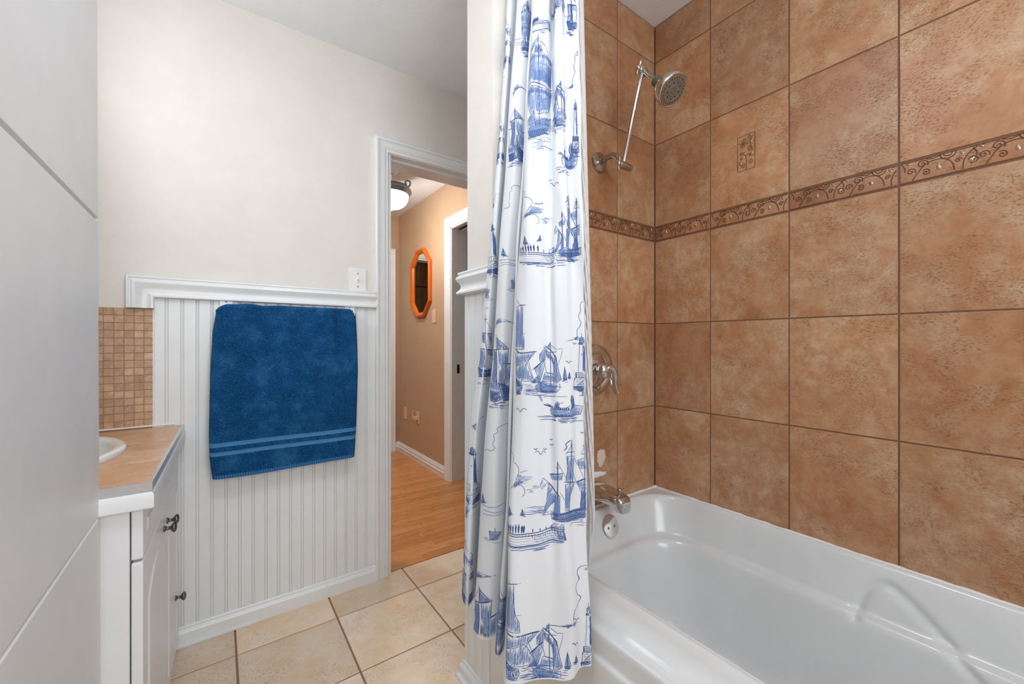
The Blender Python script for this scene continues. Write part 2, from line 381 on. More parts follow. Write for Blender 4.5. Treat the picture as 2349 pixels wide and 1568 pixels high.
# one border tile, x 0..1 (tile length .26 m), y 0..1 (height .05 m); units converted below
BW, BH = .2545, .0505
def vine():
    st = []; lf = []
    q = lambda pts: [(x*BW, y*BH) for x, y in pts]
    def sp(x, y, r, a, tn, d=1): st.append([(x*BW+px, y*BH+py) for px, py in spiral(0, 0, r*1.3, a, tn, d)])
    for o in (0.0, .5):
        st.append(q(catmull([(o+.10, .02), (o+.14, .35), (o+.19, .68), (o+.26, .82), (o+.34, .74), (o+.385, .45), (o+.40, .1)], 6)))
        st.append(q(catmull([(o+.02, .97), (o+.045, .72), (o+.04, .55)], 6)))
        sp(o+.175, .76, .0088, -.6, 1.6, 1); sp(o+.09, .5, .0072, -.5, 1.5, 1); sp(o+.20, .30, .0066, 2.2, 1.5, -1)
        st.append(q(catmull([(o+.455, .03), (o+.46, .4), (o+.49, .72), (o+.55, .98)], 6)))
        sp(o+.425, .52, .0052, 0, 1.4, 1); sp(o+.52, .36, .0078, 2.6, 1.6, -1)
        st.append(q(arc(o+.355, 1.0, .055, PI, 2*PI, 14, .26))); st.append(q(arc(o+.355, 1.0, .03, PI, 2*PI, 10, .13)))
        st.append(q(catmull([(o+.20, .99), (o+.25, .92), (o+.30, .99)], 6)))
        lf += [(o+.29, .45, .0115, .0042, 1.5), (o+.445, .86, .0070, .0034, 2.2), (o+.01, .42, .0105, .0045, .9), (o+.07, .93, .0065, .003, 2.8)]
    return st, lf
def clip01(pts, w, h):
    out = [[]]
    for x, y in pts:
        if -.0001 <= x <= w+.0001 and 0 <= y <= h: out[-1].append((x, y))
        elif out[-1]: out.append([])
    return [s_ for s_ in out if len(s_) > 1]
def relief(mb, st, lf, w, h, u0, v0, fn, length, hgt, rad=.0010):
    for s_ in st:
        for c in clip01(s_, w, h):
            pts = [(x, y) for x, y in c]
            L = []; 
            for i, (x, y) in enumerate(pts):
                a = pts[max(i-1, 0)]; e = pts[min(i+1, len(pts)-1)]; dx, dy = e[0]-a[0], e[1]-a[1]; k = math.hypot(dx, dy) or 1; nx, ny = -dy/k*rad, dx/k*rad
                L.append([fn(u0+x+nx*1.15, v0+y+ny*1.15, 0), fn(u0+x+nx*.6, v0+y+ny*.6, rad*1.0), fn(u0+x-nx*.6, v0+y-ny*.6, rad*1.0), fn(u0+x-nx*1.15, v0+y-ny*1.15, 0)])
            mb.grid(L, 1)
    for (cx, cy, a, b_, ang) in lf:
        x, y = cx*length, cy*hgt
        if not (a*.6 < x < w-a*.4): continue
        if y > h-.002: y = h-.002
        ring = []; n = 14
        for i in range(n):
            t = 2*PI*i/n; px = a*.72*math.cos(t); py = b_*.85*math.sin(t)*(1-.35*math.cos(t))
            X, Y = x+px*math.cos(ang)-py*math.sin(ang), y+px*math.sin(ang)+py*math.cos(ang)
            ring.append((X, min(max(Y, .0005), h-.0005)))
        vs = [fn(u0+X, v0+Y, 0) for X, Y in ring]+[fn(u0+fr(x, X, .6), v0+fr(y, Y, .6), .0012) for X, Y in ring]+[fn(u0+x, v0+y, .0019)]
        fs = [(i, (i+1) % n, n+(i+1) % n, n+i) for i in range(n)]+[(n+i, n+(i+1) % n, 2*n) for i in range(n)]
        mb.add(vs, fs, 2)
ST_, LF_ = vine()
def border(name, seams, fn, label, mirror=False):
    b = MB(); z0, z1 = 1.5395, 1.5965
    tiles(b, seams, [z0-.0022, z1+.0022], fn, .005, .0015)
    f2 = lambda u, v, n: fn(u, v, n+.0015)
    for i in range(len(seams)-1):
        u0, u1 = seams[i]+.0035, seams[i+1]-.0035; w = u1-u0
        vb = z0+.0035
        for zz in (z0+.0022, z1-.0022):     # raised edge beads
            rr = .0011
            b.grid([[f2(u, zz-rr, 0), f2(u, zz-rr*.5, rr), f2(u, zz+rr*.5, rr), f2(u, zz+rr, 0)] for u in (u0, u1)], 1)
        off = 0 if w > .25 else BW-w
        st = [[((x if not mirror else BW-x)-(off if not mirror else 0), y) for x, y in s_] for s_ in ST_]
        lf = [((c-off/BW) if not mirror else 1-c, d, e, f_, g if not mirror else PI-g) for c, d, e, f_, g in LF_]
        relief(b, st, lf, w, BH, u0, vb, f2, BW, BH)
    return struct('trim_1', b, ['bordertile', 'relief', 'leaf'], label, smooth=True)
border('trim_1', ycols[3:], lambda u, v, n: (XR+.002-n, u, v), 'relief border of scrolls and leaves across the long tiled wall', True).name = 'trim_1'
border('trim_2', xcols, lambda u, v, n: (u, YP+.002-n, v), 'relief border of scrolls and leaves on the shower end wall').name = 'trim_2'
# small relief inset in one tile
b = MB(); iy0, iy1, iz0, iz1 = .6455, .7025, 1.716, 1.837
fi = lambda u, v, n: (XR-n, iy1-u, iz0+v)
w_, h_ = iy1-iy0, iz1-iz0
fr_ = [(0, 0), (w_, 0), (w_, h_), (0, h_), (0, 0)]
st = [fr_[i:i+2] for i in range(4)]
st += [spiral(.022, .104, .009, 3, 1.5), spiral(.040, .112, .007, 0, 1.4, -1), spiral(.018, .086, .009, 1, 1.6), spiral(.040, .070, .009, 2, 1.6, -1), spiral(.014, .058, .008, 0, 1.5), spiral(.042, .026, .009, 4, 1.6), spiral(.018, .016, .009, 2, 1.6, -1)]
st += [catmull([(.004, .098), (.03, .092), (.053, .112)], 6), catmull([(.028, .002), (.03, .03), (.024, .052), (.008, .064)], 6), catmull([(.026, .048), (.04, .052), (.054, .04)], 6), catmull([(.05, .062), (.044, .084), (.055, .094)], 6)]
relief(b, st, [(.016, .044, .013, .006, .4), (.046, .05, .012, .006, .7), (.046, .092, .011, .005, 1.2), (.010, .026, .011, .005, 1.8), (.048, .104, .009, .005, .4)], w_, h_, 0, 0, lambda u, v, n: fi(u, v, n-.0001), 1, 1, .0008)
struct('trim_3', b, ['bordertile', 'relief', 'leaf'], 'small upright relief inset with scrolls in a brown wall tile', smooth=True)
# caulk along the tub and patches of old caulk by the spout
b = MB(); random.seed(3)
def bead(p0, p1, n, r):
    pts = []; rs = []
    for i in range(n+1):
        t = i/n; pts.append(tuple(fr(p0[k], p1[k], t)+random.uniform(-.0006, .0006) for k in range(3))); rs.append(r*random.uniform(.7, 1.35))
    b.tube(pts, rs, 8)
bead((XR-.002, 1.035, .513), (XR-.002, -.46, .513), 70, .0042); bead((TX0, YP-.002, .513), (XR, YP-.002, .513), 24, .0042)
b.lathe([(0, 0), (.008, .001), (.006, .006), (0, .009)], (0, 0, 1), (XR-.004, YP-.006, .512), 10)
tag(b.build('caulk_bead', 'caulk', smooth=True), 'white caulk bead where the tub meets the brown tiles', 'caulk', kind='stuff')
def blob(name, cx, cz, rx, rz, label, seed, mat='plaster'):
    random.seed(seed); b = MB(); n = 40; ring = []
    ph = [random.uniform(0, 6) for _ in range(5)]
    for i in range(n):
        t = 2*PI*i/n; k = 1+.12*math.sin(2*t+ph[0])+.10*math.sin(3*t+ph[1])+.06*math.sin(7*t+ph[2])+.04*math.sin(11*t+ph[3])
        ring.append((cx+rx*k*math.cos(t), cz+rz*k*math.sin(t)))
    vs = [(x, YP-.0001, z) for x, z in ring]+[(fr(cx, x, .85), YP-.0012, fr(cz, z, .85)) for x, z in ring]+[(cx, YP-.0014, cz)]
    b.add(vs, [(i, (i+1) % n, n+(i+1) % n, n+i) for i in range(n)]+[(n+i, n+(i+1) % n, 2*n) for i in range(n)])
    tag(b.build(name, mat, smooth='all'), label, 'caulk smear')
blob('caulk_smear', 1.158, .688, .020, .036, 'pale dried caulk smear on the tile above the tub spout', 4)
blob('caulk_smear', 1.140, .628, .040, .011, 'white caulk along the top of the tub spout', 9, 'caulk')

# ------------------------------------------------------------------ beadboard, rails, casings, baseboards
def beadboard(mb, u0, u1, z0, z1, first, fn, pitch=.0443, t=.008):
    pr = [(u0, t)]; g = first
    while g < u0+.006: g += pitch
    while g < u1-.006:
        pr += [(g-.0055, t), (g-.0042, t-.0035), (g-.0030, t-.0006), (g, t+.0004), (g+.0030, t-.0006), (g+.0042, t-.0035), (g+.0055, t)]
        g += pitch
    pr.append((u1, t)); pr += [(u1, 0), (u0, 0)]
    n = len(pr); vs = [fn(u, z0, o) for u, o in pr]+[fn(u, z1, o) for u, o in pr]
    fs = [(i, (i+1) % n, n+(i+1) % n, n+i) for i in range(n)]
    mb.add(vs, fs)
fb = lambda u, z, o: (u, YB-o, z)
b = MB(); beadboard(b, -.192, DX0-.06, .05, 1.30, -.154-.0443*2, fb); beadboard(b, XL, -.192, .05, .80, -.60, fb)
struct('trim_4', b, 'white', 'white beadboard wainscot under the chair rail on the wall with the towel')
RAIL = [(0, 0), (.019, 0), (.023, .003), (.023, .009), (.018, .013), (.013, .020), (.012, .028), (.015, .037), (.022, .045), (.025, .052), (.023, .059), (.017, .063), (.0165, .066), (.020, .069), (.019, .074), (.013, .076), (0, .076)]
b = MB()   # picture-frame style rail: rises from the backsplash, mitres and runs to the door casing
pr = [(.076-w, o) for o, w in RAIL]
sweep(b, [(DX0-.063, 1.352), (-.262, 1.352), (-.262, 1.238)], [(w, o) for w, o in pr], lambda p, q, o: (p, YB-.006-o, q))
struct('trim_5', b, 'white', 'white moulded chair rail above the beadboard', smooth=True)
BASE = [(0, 0), (.016, 0), (.016, .048), (.013, .054), (.008, .060), (.008, .066), (.004, .070), (0, .070)]
b = MB(); BS = [(o+.006, z) for o, z in BASE]
sweep(b, [(-.8, YB), (DX0-.063, YB)][::-1], [(o, z) for o, z in BS], lambda p, q, z: (p, q, z))
b.box((-.25, YB-.030, 0), (.13, YB-.02, .012), 0, .003)
struct('baseboard_back', b, 'white', 'white baseboard under the beadboard wall')
# partition wainscot, rail and baseboard around its free end
b = MB()
beadboard(b, YP-.002, PY1+.008, .04, 1.30, YP-.006, lambda u, z, o: (PX0-.002-o, u, z)); beadboard(b, PX0-.009, .76, .04, 1.30, .60, lambda u, z, o: (u, YP-.003-o, z), t=.006)
beadboard(b, PX0-.009, XR, .04, 1.30, .60, lambda u, z, o: (u, PY1+.002+o, z), t=.006)
struct('trim_6', b, 'white', 'white beadboard wrapped around the end of the partition')
ppath = [(XR, PY1+.006), (PX0-.008, PY1+.006), (PX0-.008, YP-.008), (.755, YP-.008)]
b = MB(); sweep(b, ppath, [(-o, z+1.275) for o, z in RAIL], lambda p, q, z: (p, q, z)); struct('trim_7', b, 'white', 'white chair rail wrapping the free end of the partition', smooth=True)
b = MB(); sweep(b, ppath, [(-o, z*.9) for o, z in BASE], lambda p, q, z: (p, q, z)); sweep(b, ppath, [(-.016, 0), (-.025, 0), (-.024, .012), (-.016, .018)], lambda p, q, z: (p, q, z)); struct('baseboard_partition', b, 'white', 'white baseboard around the partition end')
# flip check for the sweeps above happens through recalculated normals
CAS = [(0, 0), (0, .020), (.004, .024), (.012, .024), (.016, .018), (.024, .016), (.034, .018), (.042, .015), (.046, .015), (.050, .011), (.060, .012), (.064, .008), (.065, 0)]
def casing(name, x0, x1, zt, fn, label, mats='white', prof=CAS, ends=(0, 0)):
    b = MB(); w = prof[-1][0]
    sweep(b, [(x1+w, ends[1]), (x1+w, zt+w), (x0-w, zt+w), (x0-w, ends[0])], [(a, o) for a, o in prof], fn)
    return struct(name, b, mats, label, smooth=True)
CB = [(a*1.28, o) for a, o in CAS]
casing('trim_8', DX0+.001, DX1-.001, DZ, lambda p, q, o: (p, YB-o, q), 'white stepped door casing around the bathroom doorway')
b = MB()   # jambs and stops of the bathroom doorway
b.box((DX0, YB-.002, 0), (DX0+.014, YB+TW+.004, DZ)); b.box((DX1-.014, YB-.002, 0), (DX1, YB+TW+.004, DZ)); b.box((DX0, YB-.002, DZ-.001), (DX1, YB+TW+.004, DZ+.014))
b.box((DX0+.014, YB+.040, 0), (DX0+.024, YB+.075, DZ-.01)); b.box((DX0+.014, YB+.040, DZ-.012), (DX1-.014, YB+.075, DZ))
jamb = struct('door_2', b, 'white', 'white jamb lining of the bathroom doorway')
b = MB(); b.box((DX0+.013, YB+.008, .86), (DX0+.0155, YB+.03, .93), 0, .001); b.build('strike_plate', 'nickel', jamb)
# ------------------------------------------------------------------ hallway shell
b = MB(); d0, d1, dz = 2.07, 2.932, 2.032
b.box((HX, YB+TW, 0), (HX+.13, d0, HH)); b.box((HX, d1, 0), (HX+.13, HY+.1, HH)); b.box((HX, d0, dz), (HX+.13, d1, HH))
struct('wall_hall_right', b, 'tan', 'tan painted hallway wall with the mirror')
fx0, fx1, fz = .62, 1.405, 2.0
b = MB(); b.box((-1.0, HY, 0), (fx0, HY+.11, HH)); b.box((fx1, HY, 0), (HX+.13, HY+.11, HH)); b.box((fx0, HY, fz), (fx1, HY+.11, HH))
struct('wall_hall_end', b, 'tan', 'tan end wall of the hallway')
b = MB(); b.box((-1.1, YB+TW, 0), (-1.0, 6.2, HH)); b.box((-1.0, 6.1, 0), (HX+.2, 6.2, HH)); b.box((HX+.02, HY+.11, 0), (HX+.12, 6.2, HH)); struct('wall_hall_left', b, 'tan')
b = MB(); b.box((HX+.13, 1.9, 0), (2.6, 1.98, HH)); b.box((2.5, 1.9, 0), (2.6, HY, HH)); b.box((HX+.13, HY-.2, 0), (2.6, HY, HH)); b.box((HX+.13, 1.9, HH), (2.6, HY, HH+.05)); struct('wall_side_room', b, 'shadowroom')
casing('trim_9', d0, d1, dz, lambda p, q, o: (HX-o, p, q), 'white casing of the doorway on the right of the hallway', prof=CB)
casing('trim_10', fx0, fx1, fz, lambda p, q, o: (p, HY-o, q), 'white casing of the doorway at the end of the hallway')
b = MB()
b.box((HX-.002, d1-.012, 0), (HX+.135, d1+.001, dz)); b.box((HX-.002, d0, 0), (HX+.135, d0+.012, dz))
b.box((HX-.002, d0, dz-.012), (HX+.04, d1, dz)); b.box((HX+.085, d0, dz-.012), (HX+.135, d1, dz))
j2 = struct('door_3', b, 'white', 'white jamb with a dark sliding door track in the hallway')
b = MB(); b.box((HX+.04, d0+.01, dz-.006), (HX+.085, d1-.01, dz+.03)); b.build('sliding_track', 'dark', j2)
b = MB(); b.box((HX+.045, d1-.0145, .865), (HX+.068, d1-.0115, .935), 0, .001); b.build('latch_plate', 'dark', j2)
b = MB(); b.box((fx0-.001, HY-.002, 0), (fx0+.012, HY+.115, fz)); b.box((fx1-.012, HY-.002, 0), (fx1+.001, HY+.115, fz)); b.box((fx0, HY-.002, fz-.012), (fx1, HY+.115, fz+.001)); struct('door_4', b, 'white', 'white jamb at the end of the hallway')
HB = [(0, 0), (.014, 0), (.014, .036), (.017, .040), (.014, .044), (.010, .052), (.013, .060), (.010, .074), (.005, .082), (.004, .092), (0, .092)]
b = MB(); sweep(b, [(HX, d1+.083), (HX, HY), (fx1+.065, HY)], [(o, z) for o, z in HB], lambda p, q, z: (p, q, z)); struct('baseboard_hall', b, 'white', 'white moulded baseboard along the tan hallway wall', smooth=True)

# ------------------------------------------------------------------ closet door at the left edge of the view
t = thing('door_1', 'white flat door leaf with two horizontal grooves at the left edge', 'door', (-.2, .40, 0)); t['kind'] = 'structure'
b = MB(); zs = [.012, .757, .7605, .764, 1.3645, 1.368, 1.3715, 2.04]
prof = [(.012, 0), (.756, 0), (.7605, -.006), (.765, 0), (1.3635, 0), (1.368, -.006), (1.3725, 0), (2.04, 0), (2.04, -.035), (.012, -.035)]
yend = lambda z: .776-.0175*(z-1.0)
vs = [(o, 0, z) for z, o in prof]+[(o, yend(z), z) for z, o in prof]; n = len(prof)
b.add(vs, [(i, (i+1) % n, n+(i+1) % n, n+i) for i in range(n)]+[list(range(n)), [n+i for i in range(n)][::-1]])
o = b.build('door_slab', 'door', t); md = o.modifiers.new('bevel', 'BEVEL'); md.width = .0012; md.segments = 2; md.limit_method = 'ANGLE'
for z in (.25, 1.05, 1.8):
    b = MB(); b.lathe([(.006, -.045), (.006, .045)], (0, 0, 1), (-.002, -.006, z), 12); b.build('hinge', 'nickel', t, True)
b = MB(); b.box((XL, .34, 0), (-.2, .395, H)); b.box((XL, -.62, 0), (-.2, -.56, H)); b.box((-.24, -.56, 2.06), (-.2, .34, H)); struct('wall_closet', b, 'paint')

# ------------------------------------------------------------------ vanity, counter, sink
VX, VY, VR = -.132, 1.190, math.radians(-1.1)
VW = .735                                  # length towards the wall
van = thing('vanity_cabinet', 'white vanity cabinet with raised panel doors under the tiled counter', 'cabinet', (VX, VY, 0), VR)
b = MB(); b.box((-.545, 0, 0), (-.024, .016, .772)); b.box((-.545, VW-.016, 0), (-.024, VW, .772)); b.box((-.040, .016, 0), (-.024, VW-.016, .772)); b.box((-.545, .016, 0), (-.535, VW-.016, .772)); b.box((-.535, .016, .0), (-.040, VW-.016, .03)); b.build('body', 'thermo', van)
def raised(y0, y1, z0, z1, arch=0, frame=.045):
    """door or drawer front lying in x = -.022..0, raised field with a routed groove"""
    b = MB(); b.box((-.022, y0, z0), (-.002, y1, z1), 0, .004)
    def ring(k, x):
        a0, a1, c0, c1 = y0+k, y1-k, z0+k, z1-k; P = [(x, a0, c0), (x, a1, c0)]
        for i in range(13):
            t_ = i/12; P.append((x, fr(a1, a0, t_), c1-(arch*(abs(2*t_-1)**1.6) if arch else 0)))
        return P
    rings = [ring(frame, -.0025), ring(frame+.004, -.0065), ring(frame+.008, -.0065), ring(frame+.020, .0012), ring(frame+.024, .0014)]
    rings[0] = ring(frame, -.0018)
    n = len(rings[0]); vs = [p for r in rings for p in r]; fs = []
    for r in range(len(rings)-1):
        for i in range(n): fs.append((r*n+i, r*n+(i+1) % n, (r+1)*n+(i+1) % n, (r+1)*n+i))
    fs.append([(len(rings)-1)*n+i for i in range(n)]); b.add(vs, fs)
    for z_, x_ in ((0, 0),): pass
    return b
b = raised(.003, VW-.008, .646, .768, 0, .030); b.build('drawer_front', 'thermo', van)
def knob(y, z, parent):
    k = MB(); k.lathe([(.0085, -.002), (.0085, .001), (.0055, .003), (.0042, .008), (.0055, .013), (.0125, .018), (.0145, .021), (.0125, .025), (.006, .0275), (0, .028)], (1, 0, 0), (0, y, z), 20)
    k.build('knob', 'pewter', parent, 'all')
d1_ = raised(.003, .365, .035, .640, .05).build('cabinet_door', 'thermo', van); knob(.335, .585, d1_)
d2_ = raised(.369, .60, .035, .640, .05).build('cabinet_door', 'thermo', van); knob(.40, .585, d2_)
d3_ = raised(.604, VW-.008, .035, .640, .0, .03).build('cabinet_door', 'thermo', van); knob(.63, .235, d3_)
ct = thing('tiled_countertop', 'beige tiled countertop with metal edge strip and white nosing', 'countertop', (VX, VY, .77), VR)
b = MB(); cx_, cy_ = -.286, .380; seams_x = (-.30,); seams_y = (.205, .468)
xs_ = [fr(-.56, .012, i/110) for i in range(111)]; ys_ = [fr(-.012, VW+.015, i/150) for i in range(151)]; cid = {}
def top(x, y): 
    d = min([abs(x-q) for q in seams_x]+[abs(y-q) for q in seams_y]); return .043-(.0014 if d < .0026 else 0)
vs = [(x, y, top(x, y)) for x in xs_ for y in ys_]; 
for i in range(110):
    for j in range(150):
        mx_, my_ = (xs_[i]+xs_[i+1])/2, (ys_[j]+ys_[j+1])/2
        if ((mx_-cx_)/.192)**2+((my_-cy_)/.247)**2 < 1: continue
        k = (mx_ > seams_x[0], sum(my_ > q for q in seams_y)); cid.setdefault(k, (random.random(), random.random(), random.random()))
        d = min([abs(mx_-q) for q in seams_x]+[abs(my_-q) for q in seams_y])
        b.f.append([i*151+j, (i+1)*151+j, (i+1)*151+j+1, i*151+j+1]); b.mi.append(1 if d < .0026 else 0); b.c.append(cid[k])
b.v += vs
b.add([(-.56, -.012, .0), (.012, -.012, .0), (.012, VW+.015, .0), (-.56, VW+.015, .0), (-.56, -.012, .043), (.012, -.012, .043), (.012, VW+.015, .043), (-.56, VW+.015, .043)], [(0, 1, 5, 4), (1, 2, 6, 5), (2, 3, 7, 6), (3, 0, 4, 7)], 1)
b.build('tile_top', ['counter', 'groutm'], ct)
b = MB(); sweep(b, [(-.56, -.012), (.012, -.012), (.012, VW+.015)], [(0, .026), (-.003, .026), (-.0035, .046), (.004, .0455), (.004, .043), (0, .043)], lambda p, q, z: (p, q, z)); b.build('metal_edge_strip', 'edge', ct, True)
b = MB(); sweep(b, [(-.56, -.006), (.006, -.006), (.006, VW+.015)], [(.004, -.012), (-.009, -.012), (-.012, -.009), (-.012, .019), (-.009, .024), (-.004, .027), (.004, .027)], lambda p, q, z: (p, q, z)); b.build('white_nosing', 'thermo', ct, True)
sk = thing('oval_sink', 'white oval drop-in sink on the tiled counter', 'sink', (-.42, 1.565, .813))
b = MB(); prof = [(1.0, .0), (1.005, .006), (.985, .013), (.94, .016), (.88, .014), (.84, .006), (.81, -.012), (.74, -.07), (.55, -.125), (.3, -.145), (.08, -.15), (0, -.15)]
n = 72; P = [[(.206*r*math.cos(2*PI*i/n), .262*r*math.sin(2*PI*i/n), h) for i in range(n)] for r, h in prof]
vs = [p for r in P for p in r]; fs = [(j*n+i, j*n+(i+1) % n, (j+1)*n+(i+1) % n, (j+1)*n+i) for j in range(len(P)-1) for i in range(n)]
b.add(vs, fs); b.build('basin', 'ceramic', sk, 'all')
b = MB(); b.lathe([(.0, .002), (.018, .002), (.022, .0), (.022, -.01)], (0, 0, 1), (0, 0, -.149), 20); b.build('drain', 'chrome', sk, True)
b = MB(); F3 = lambda u, v, n: (u, YB-.004-n, v)
b.box((XL, YB-.005, .805), (-.190, YB+.001, 1.237), 1)
mx = [-.1897-.0257*k for k in range(20, -1, -1)]; mz = [.818+.0262*k for k in range(17)]
tiles(b, mx, mz, F3, .0022, .003, .0008)
struct('trim_11', b, ['mosaic', 'groutm'], 'tan mosaic backsplash above the vanity counter')
b = MB(); b.tube([(XL, YB-.009, .8195), (-.192, YB-.009, .8195), (-.13, YB-.009, .8195)], .003, 8); b.tube([(-.188, YB-.008, .82), (-.188, YB-.008, 1.236)], .002, 8)
tag(b.build('caulk_bead', 'caulk', smooth=True), 'white caulk bead beside and under the mosaic backsplash', 'caulk', kind='stuff')

# ------------------------------------------------------------------ towel on its bar
tb = thing('towel_bar', 'white painted towel bar with square end blocks on the beadboard, under the towel', 'towel bar', (.245, YB-.008, 1.245))
for x in (-.222, .234):
    b = MB(); b.box((x-.022, -.012, -.03), (x+.022, .001, .036), 0, .003); b.box((x-.012, -.055, -.016), (x+.012, -.010, .008), 0, .003); o = b.build('mounting_block', 'white', tb)
    b = MB(); b.lathe([(.0035, 0), (.003, .002), (0, .0026)], (0, -1, 0), (x, -.012, .029), 10); b.build('screw', 'pewter', o, True)
b = MB(); b.tube([(-.222, -.047, -.004), (.2425, -.047, -.004)], .0085, 14); b.build('bar', 'white', tb, True)
def lerp_tab(tab, z):
    for i in range(len(tab)-1):
        (z0, x0), (z1, x1) = tab[i], tab[i+1]
        if (z-z0)*(z-z1) <= 0: return fr(x0, x1, (z-z0)/(z1-z0) if z1 != z0 else 0)
    return tab[0][1] if abs(z-tab[0][0]) < abs(z-tab[-1][0]) else tab[-1][1]
LT = [(1.265, .012), (1.235, -.006), (1.157, -.017), (1.012, -.024), (.77, -.028), (.689, -.026), (.60, -.016)]
RT = [(1.265, .484), (1.235, .494), (1.10, .499), (.99, .501), (.738, .494), (.60, .484)]
tw = thing('bath_towel', 'blue terry bath towel with two light woven stripes hanging on the beadboard', 'towel', (.24, YB-.055, 1.25))
TB_Y = YB-.055
def tw_pt(u, z, layer=0):
    x = fr(lerp_tab(LT, z), lerp_tab(RT, z), u)
    s_ = max(0, (1.24-z))
    y = TB_Y-.013-.012*min(1, s_*3)
    y += .0045*math.sin(u*21+1)*math.exp(-s_*7)+.003*math.sin(u*9+z*6)*min(1, s_*4)+.0025*math.sin(u*4-z*11)
    y -= .007*math.exp(-((u-.80)/.018)**2)*math.exp(-((z-1.17)/.13)**2)
    y += .006*math.exp(-((u-.835)/.015)**2)*math.exp(-((z-1.18)/.13)**2)
    y -= .008*math.exp(-((u-.60)/.05)**2-((z-.79)/.035)**2)*math.sin((u-.6)*60+z*50)
    y -= .004*math.exp(-((u-.37)/.06)**2-((z-.90)/.05)**2)
    y += .012*max(0, (abs(u-.5)-.46)/.04)**2
    return x, y, z
zbot = lambda u: .612-.004*u-.004*math.sin(u*5)
NU, NZ = 150, 210
ed = lambda u: 1.262-.026*max(0, 1-u/.06)**2-.020*max(0, 1-(1-u)/.05)**2-.003*math.sin(u*26)*math.exp(-((u-.2)/.2)**2)
zb = [.612, .622, .691, .711, .727, .747]       # hem, band 1, band 2
rows = []; segm = []
def tw_rows(u):
    zt = ed(u); sl = -.003*(u-.5); out = []
    for k in range(10):
        a = k/10*PI; x, y, _ = tw_pt(u, zt-.013); out.append((x, TB_Y+.013*math.cos(a)+(y-(TB_Y-.013))*k/10, zt-.013+.013*math.sin(a)))
    kn = [zt-.013, .760+sl, .745+sl, .727+sl, .711+sl, .694+sl, zbot(u)+.014, zbot(u)]; cnt = [140, 6, 10, 8, 10, 26, 6]
    for q in range(7):
        for k in range(cnt[q]):
            z = fr(kn[q], kn[q+1], k/cnt[q]); x, y, z = tw_pt(u, z)
            if q in (2, 4): y += .0022*math.sin(PI*min(1, max(0, k/cnt[q])))**.3
            out.append((x, y, z))
    x, y, z = tw_pt(u, kn[7]); out.append((x, y, z)); return out
cols = [tw_rows(i/NU) for i in range(NU+1)]; rows = list(zip(*cols))
segm = [0]*10+sum([[{2: 1, 4: 1, 6: 2}.get(q, 0)]*n_ for q, n_ in enumerate([140, 6, 10, 8, 10, 26, 6])], [])
b = MB(); nv = NU+1; b.v += [p for r in rows for p in r]
for j in range(len(rows)-1):
    for i in range(NU): b.f.append([j*nv+i, j*nv+i+1, (j+1)*nv+i+1, (j+1)*nv+i]); b.mi.append(segm[j]); b.c.append(None)
o = shift(b, tw.location).build('front_fall', ['terry', 'band', 'hem'], tw, 'all', fixn=False)
md = o.modifiers.new('thick', 'SOLIDIFY'); md.thickness = .005; md.offset = 0
b = MB(); P = []
for i in range(41):
    u = i/40; P.append([(lerp_tab(LT, z)*(1-u)+lerp_tab(RT, z)*u+.003*u, TB_Y+.012+.003*math.sin(u*8+z*7), z) for z in [fr(1.25-.02*(1 if i in (0, 40) else 0), .607-.006*math.sin(u*3.2)+.012*(1-u), k/40) for k in range(41)]])
b.grid(P); o = shift(b, tw.location).build('back_fall', 'terrydark', tw, 'all'); md = o.modifiers.new('thick', 'SOLIDIFY'); md.thickness = .006; md.offset = 0

# ------------------------------------------------------------------ switch plates and outlets
def plate(name, label, cat, loc, rz, w=.070, h=.115, mat='plastic', kind='toggle', slant=0):
    t = thing(name, label, cat, loc, rz)     # local -y faces the room
    b = MB(); b.box((-w/2, -.006, -h/2), (w/2, 0, h/2), 0, .0025); b.build('plate', mat, t)
    if kind == 'toggle':
        b = MB(); b.box((-.006, -.008, -.013), (.006, -.005, .013), 0, .001); b.box((-.004, -.019, .0), (.004, -.006, .008), 0, .0015); b.build('toggle', mat, t)
    if kind in ('toggle', 'rocker', 'outlet'):
        for z in (-.030, .030):
            b = MB(); b.lathe([(.0032, -.001), (.0030, .0012), (0, .0018)], (0, -1, 0), (0, -.006, z), 10); b.build('screw', 'pewter' if mat == 'plastic' else mat, t, True)
    if kind == 'rocker':
        b = MB(); b.box((-.010, -.009, -.020), (.010, -.005, .020), 0, .002); b.build('rocker', mat, t)
    return t
plate('light_switch', 'white toggle switch plate above the chair rail by the doorway', 'light switch', (.518, YB-.0005, 1.402), 0, .076, .108)
RZ = -PI/2
plate('light_switch', 'ivory switch plate below the orange framed mirror', 'light switch', (HX-.0005, 3.245, 1.338), RZ, .070, .115, 'ivory', 'rocker')
plate('cover_plate', 'blank ivory cover plate low on the tan hallway wall', 'cover plate', (HX-.0005, 3.905, .408), RZ, .075, .115, 'ivory', 'blank')
ot = plate('wall_outlet', 'ivory outlet with a plugged-in hook shaped device low on the hallway wall', 'outlet', (HX-.0005, 3.60, .412), RZ, .070, .115, 'ivory', 'outlet')
b = MB(); b.box((-.018, -.040, -.024), (.018, -.006, .012), 0, .005); b.box((-.022, -.052, -.010), (-.002, -.038, .020), 0, .004); b.tube([(-.012, -.046, .01), (-.014, -.048, .035), (-.014, -.046, .062), (-.008, -.044, .068)], [.005, .004, .004, .005], 8); b.build('plug_in_device', 'ivory', ot, True)

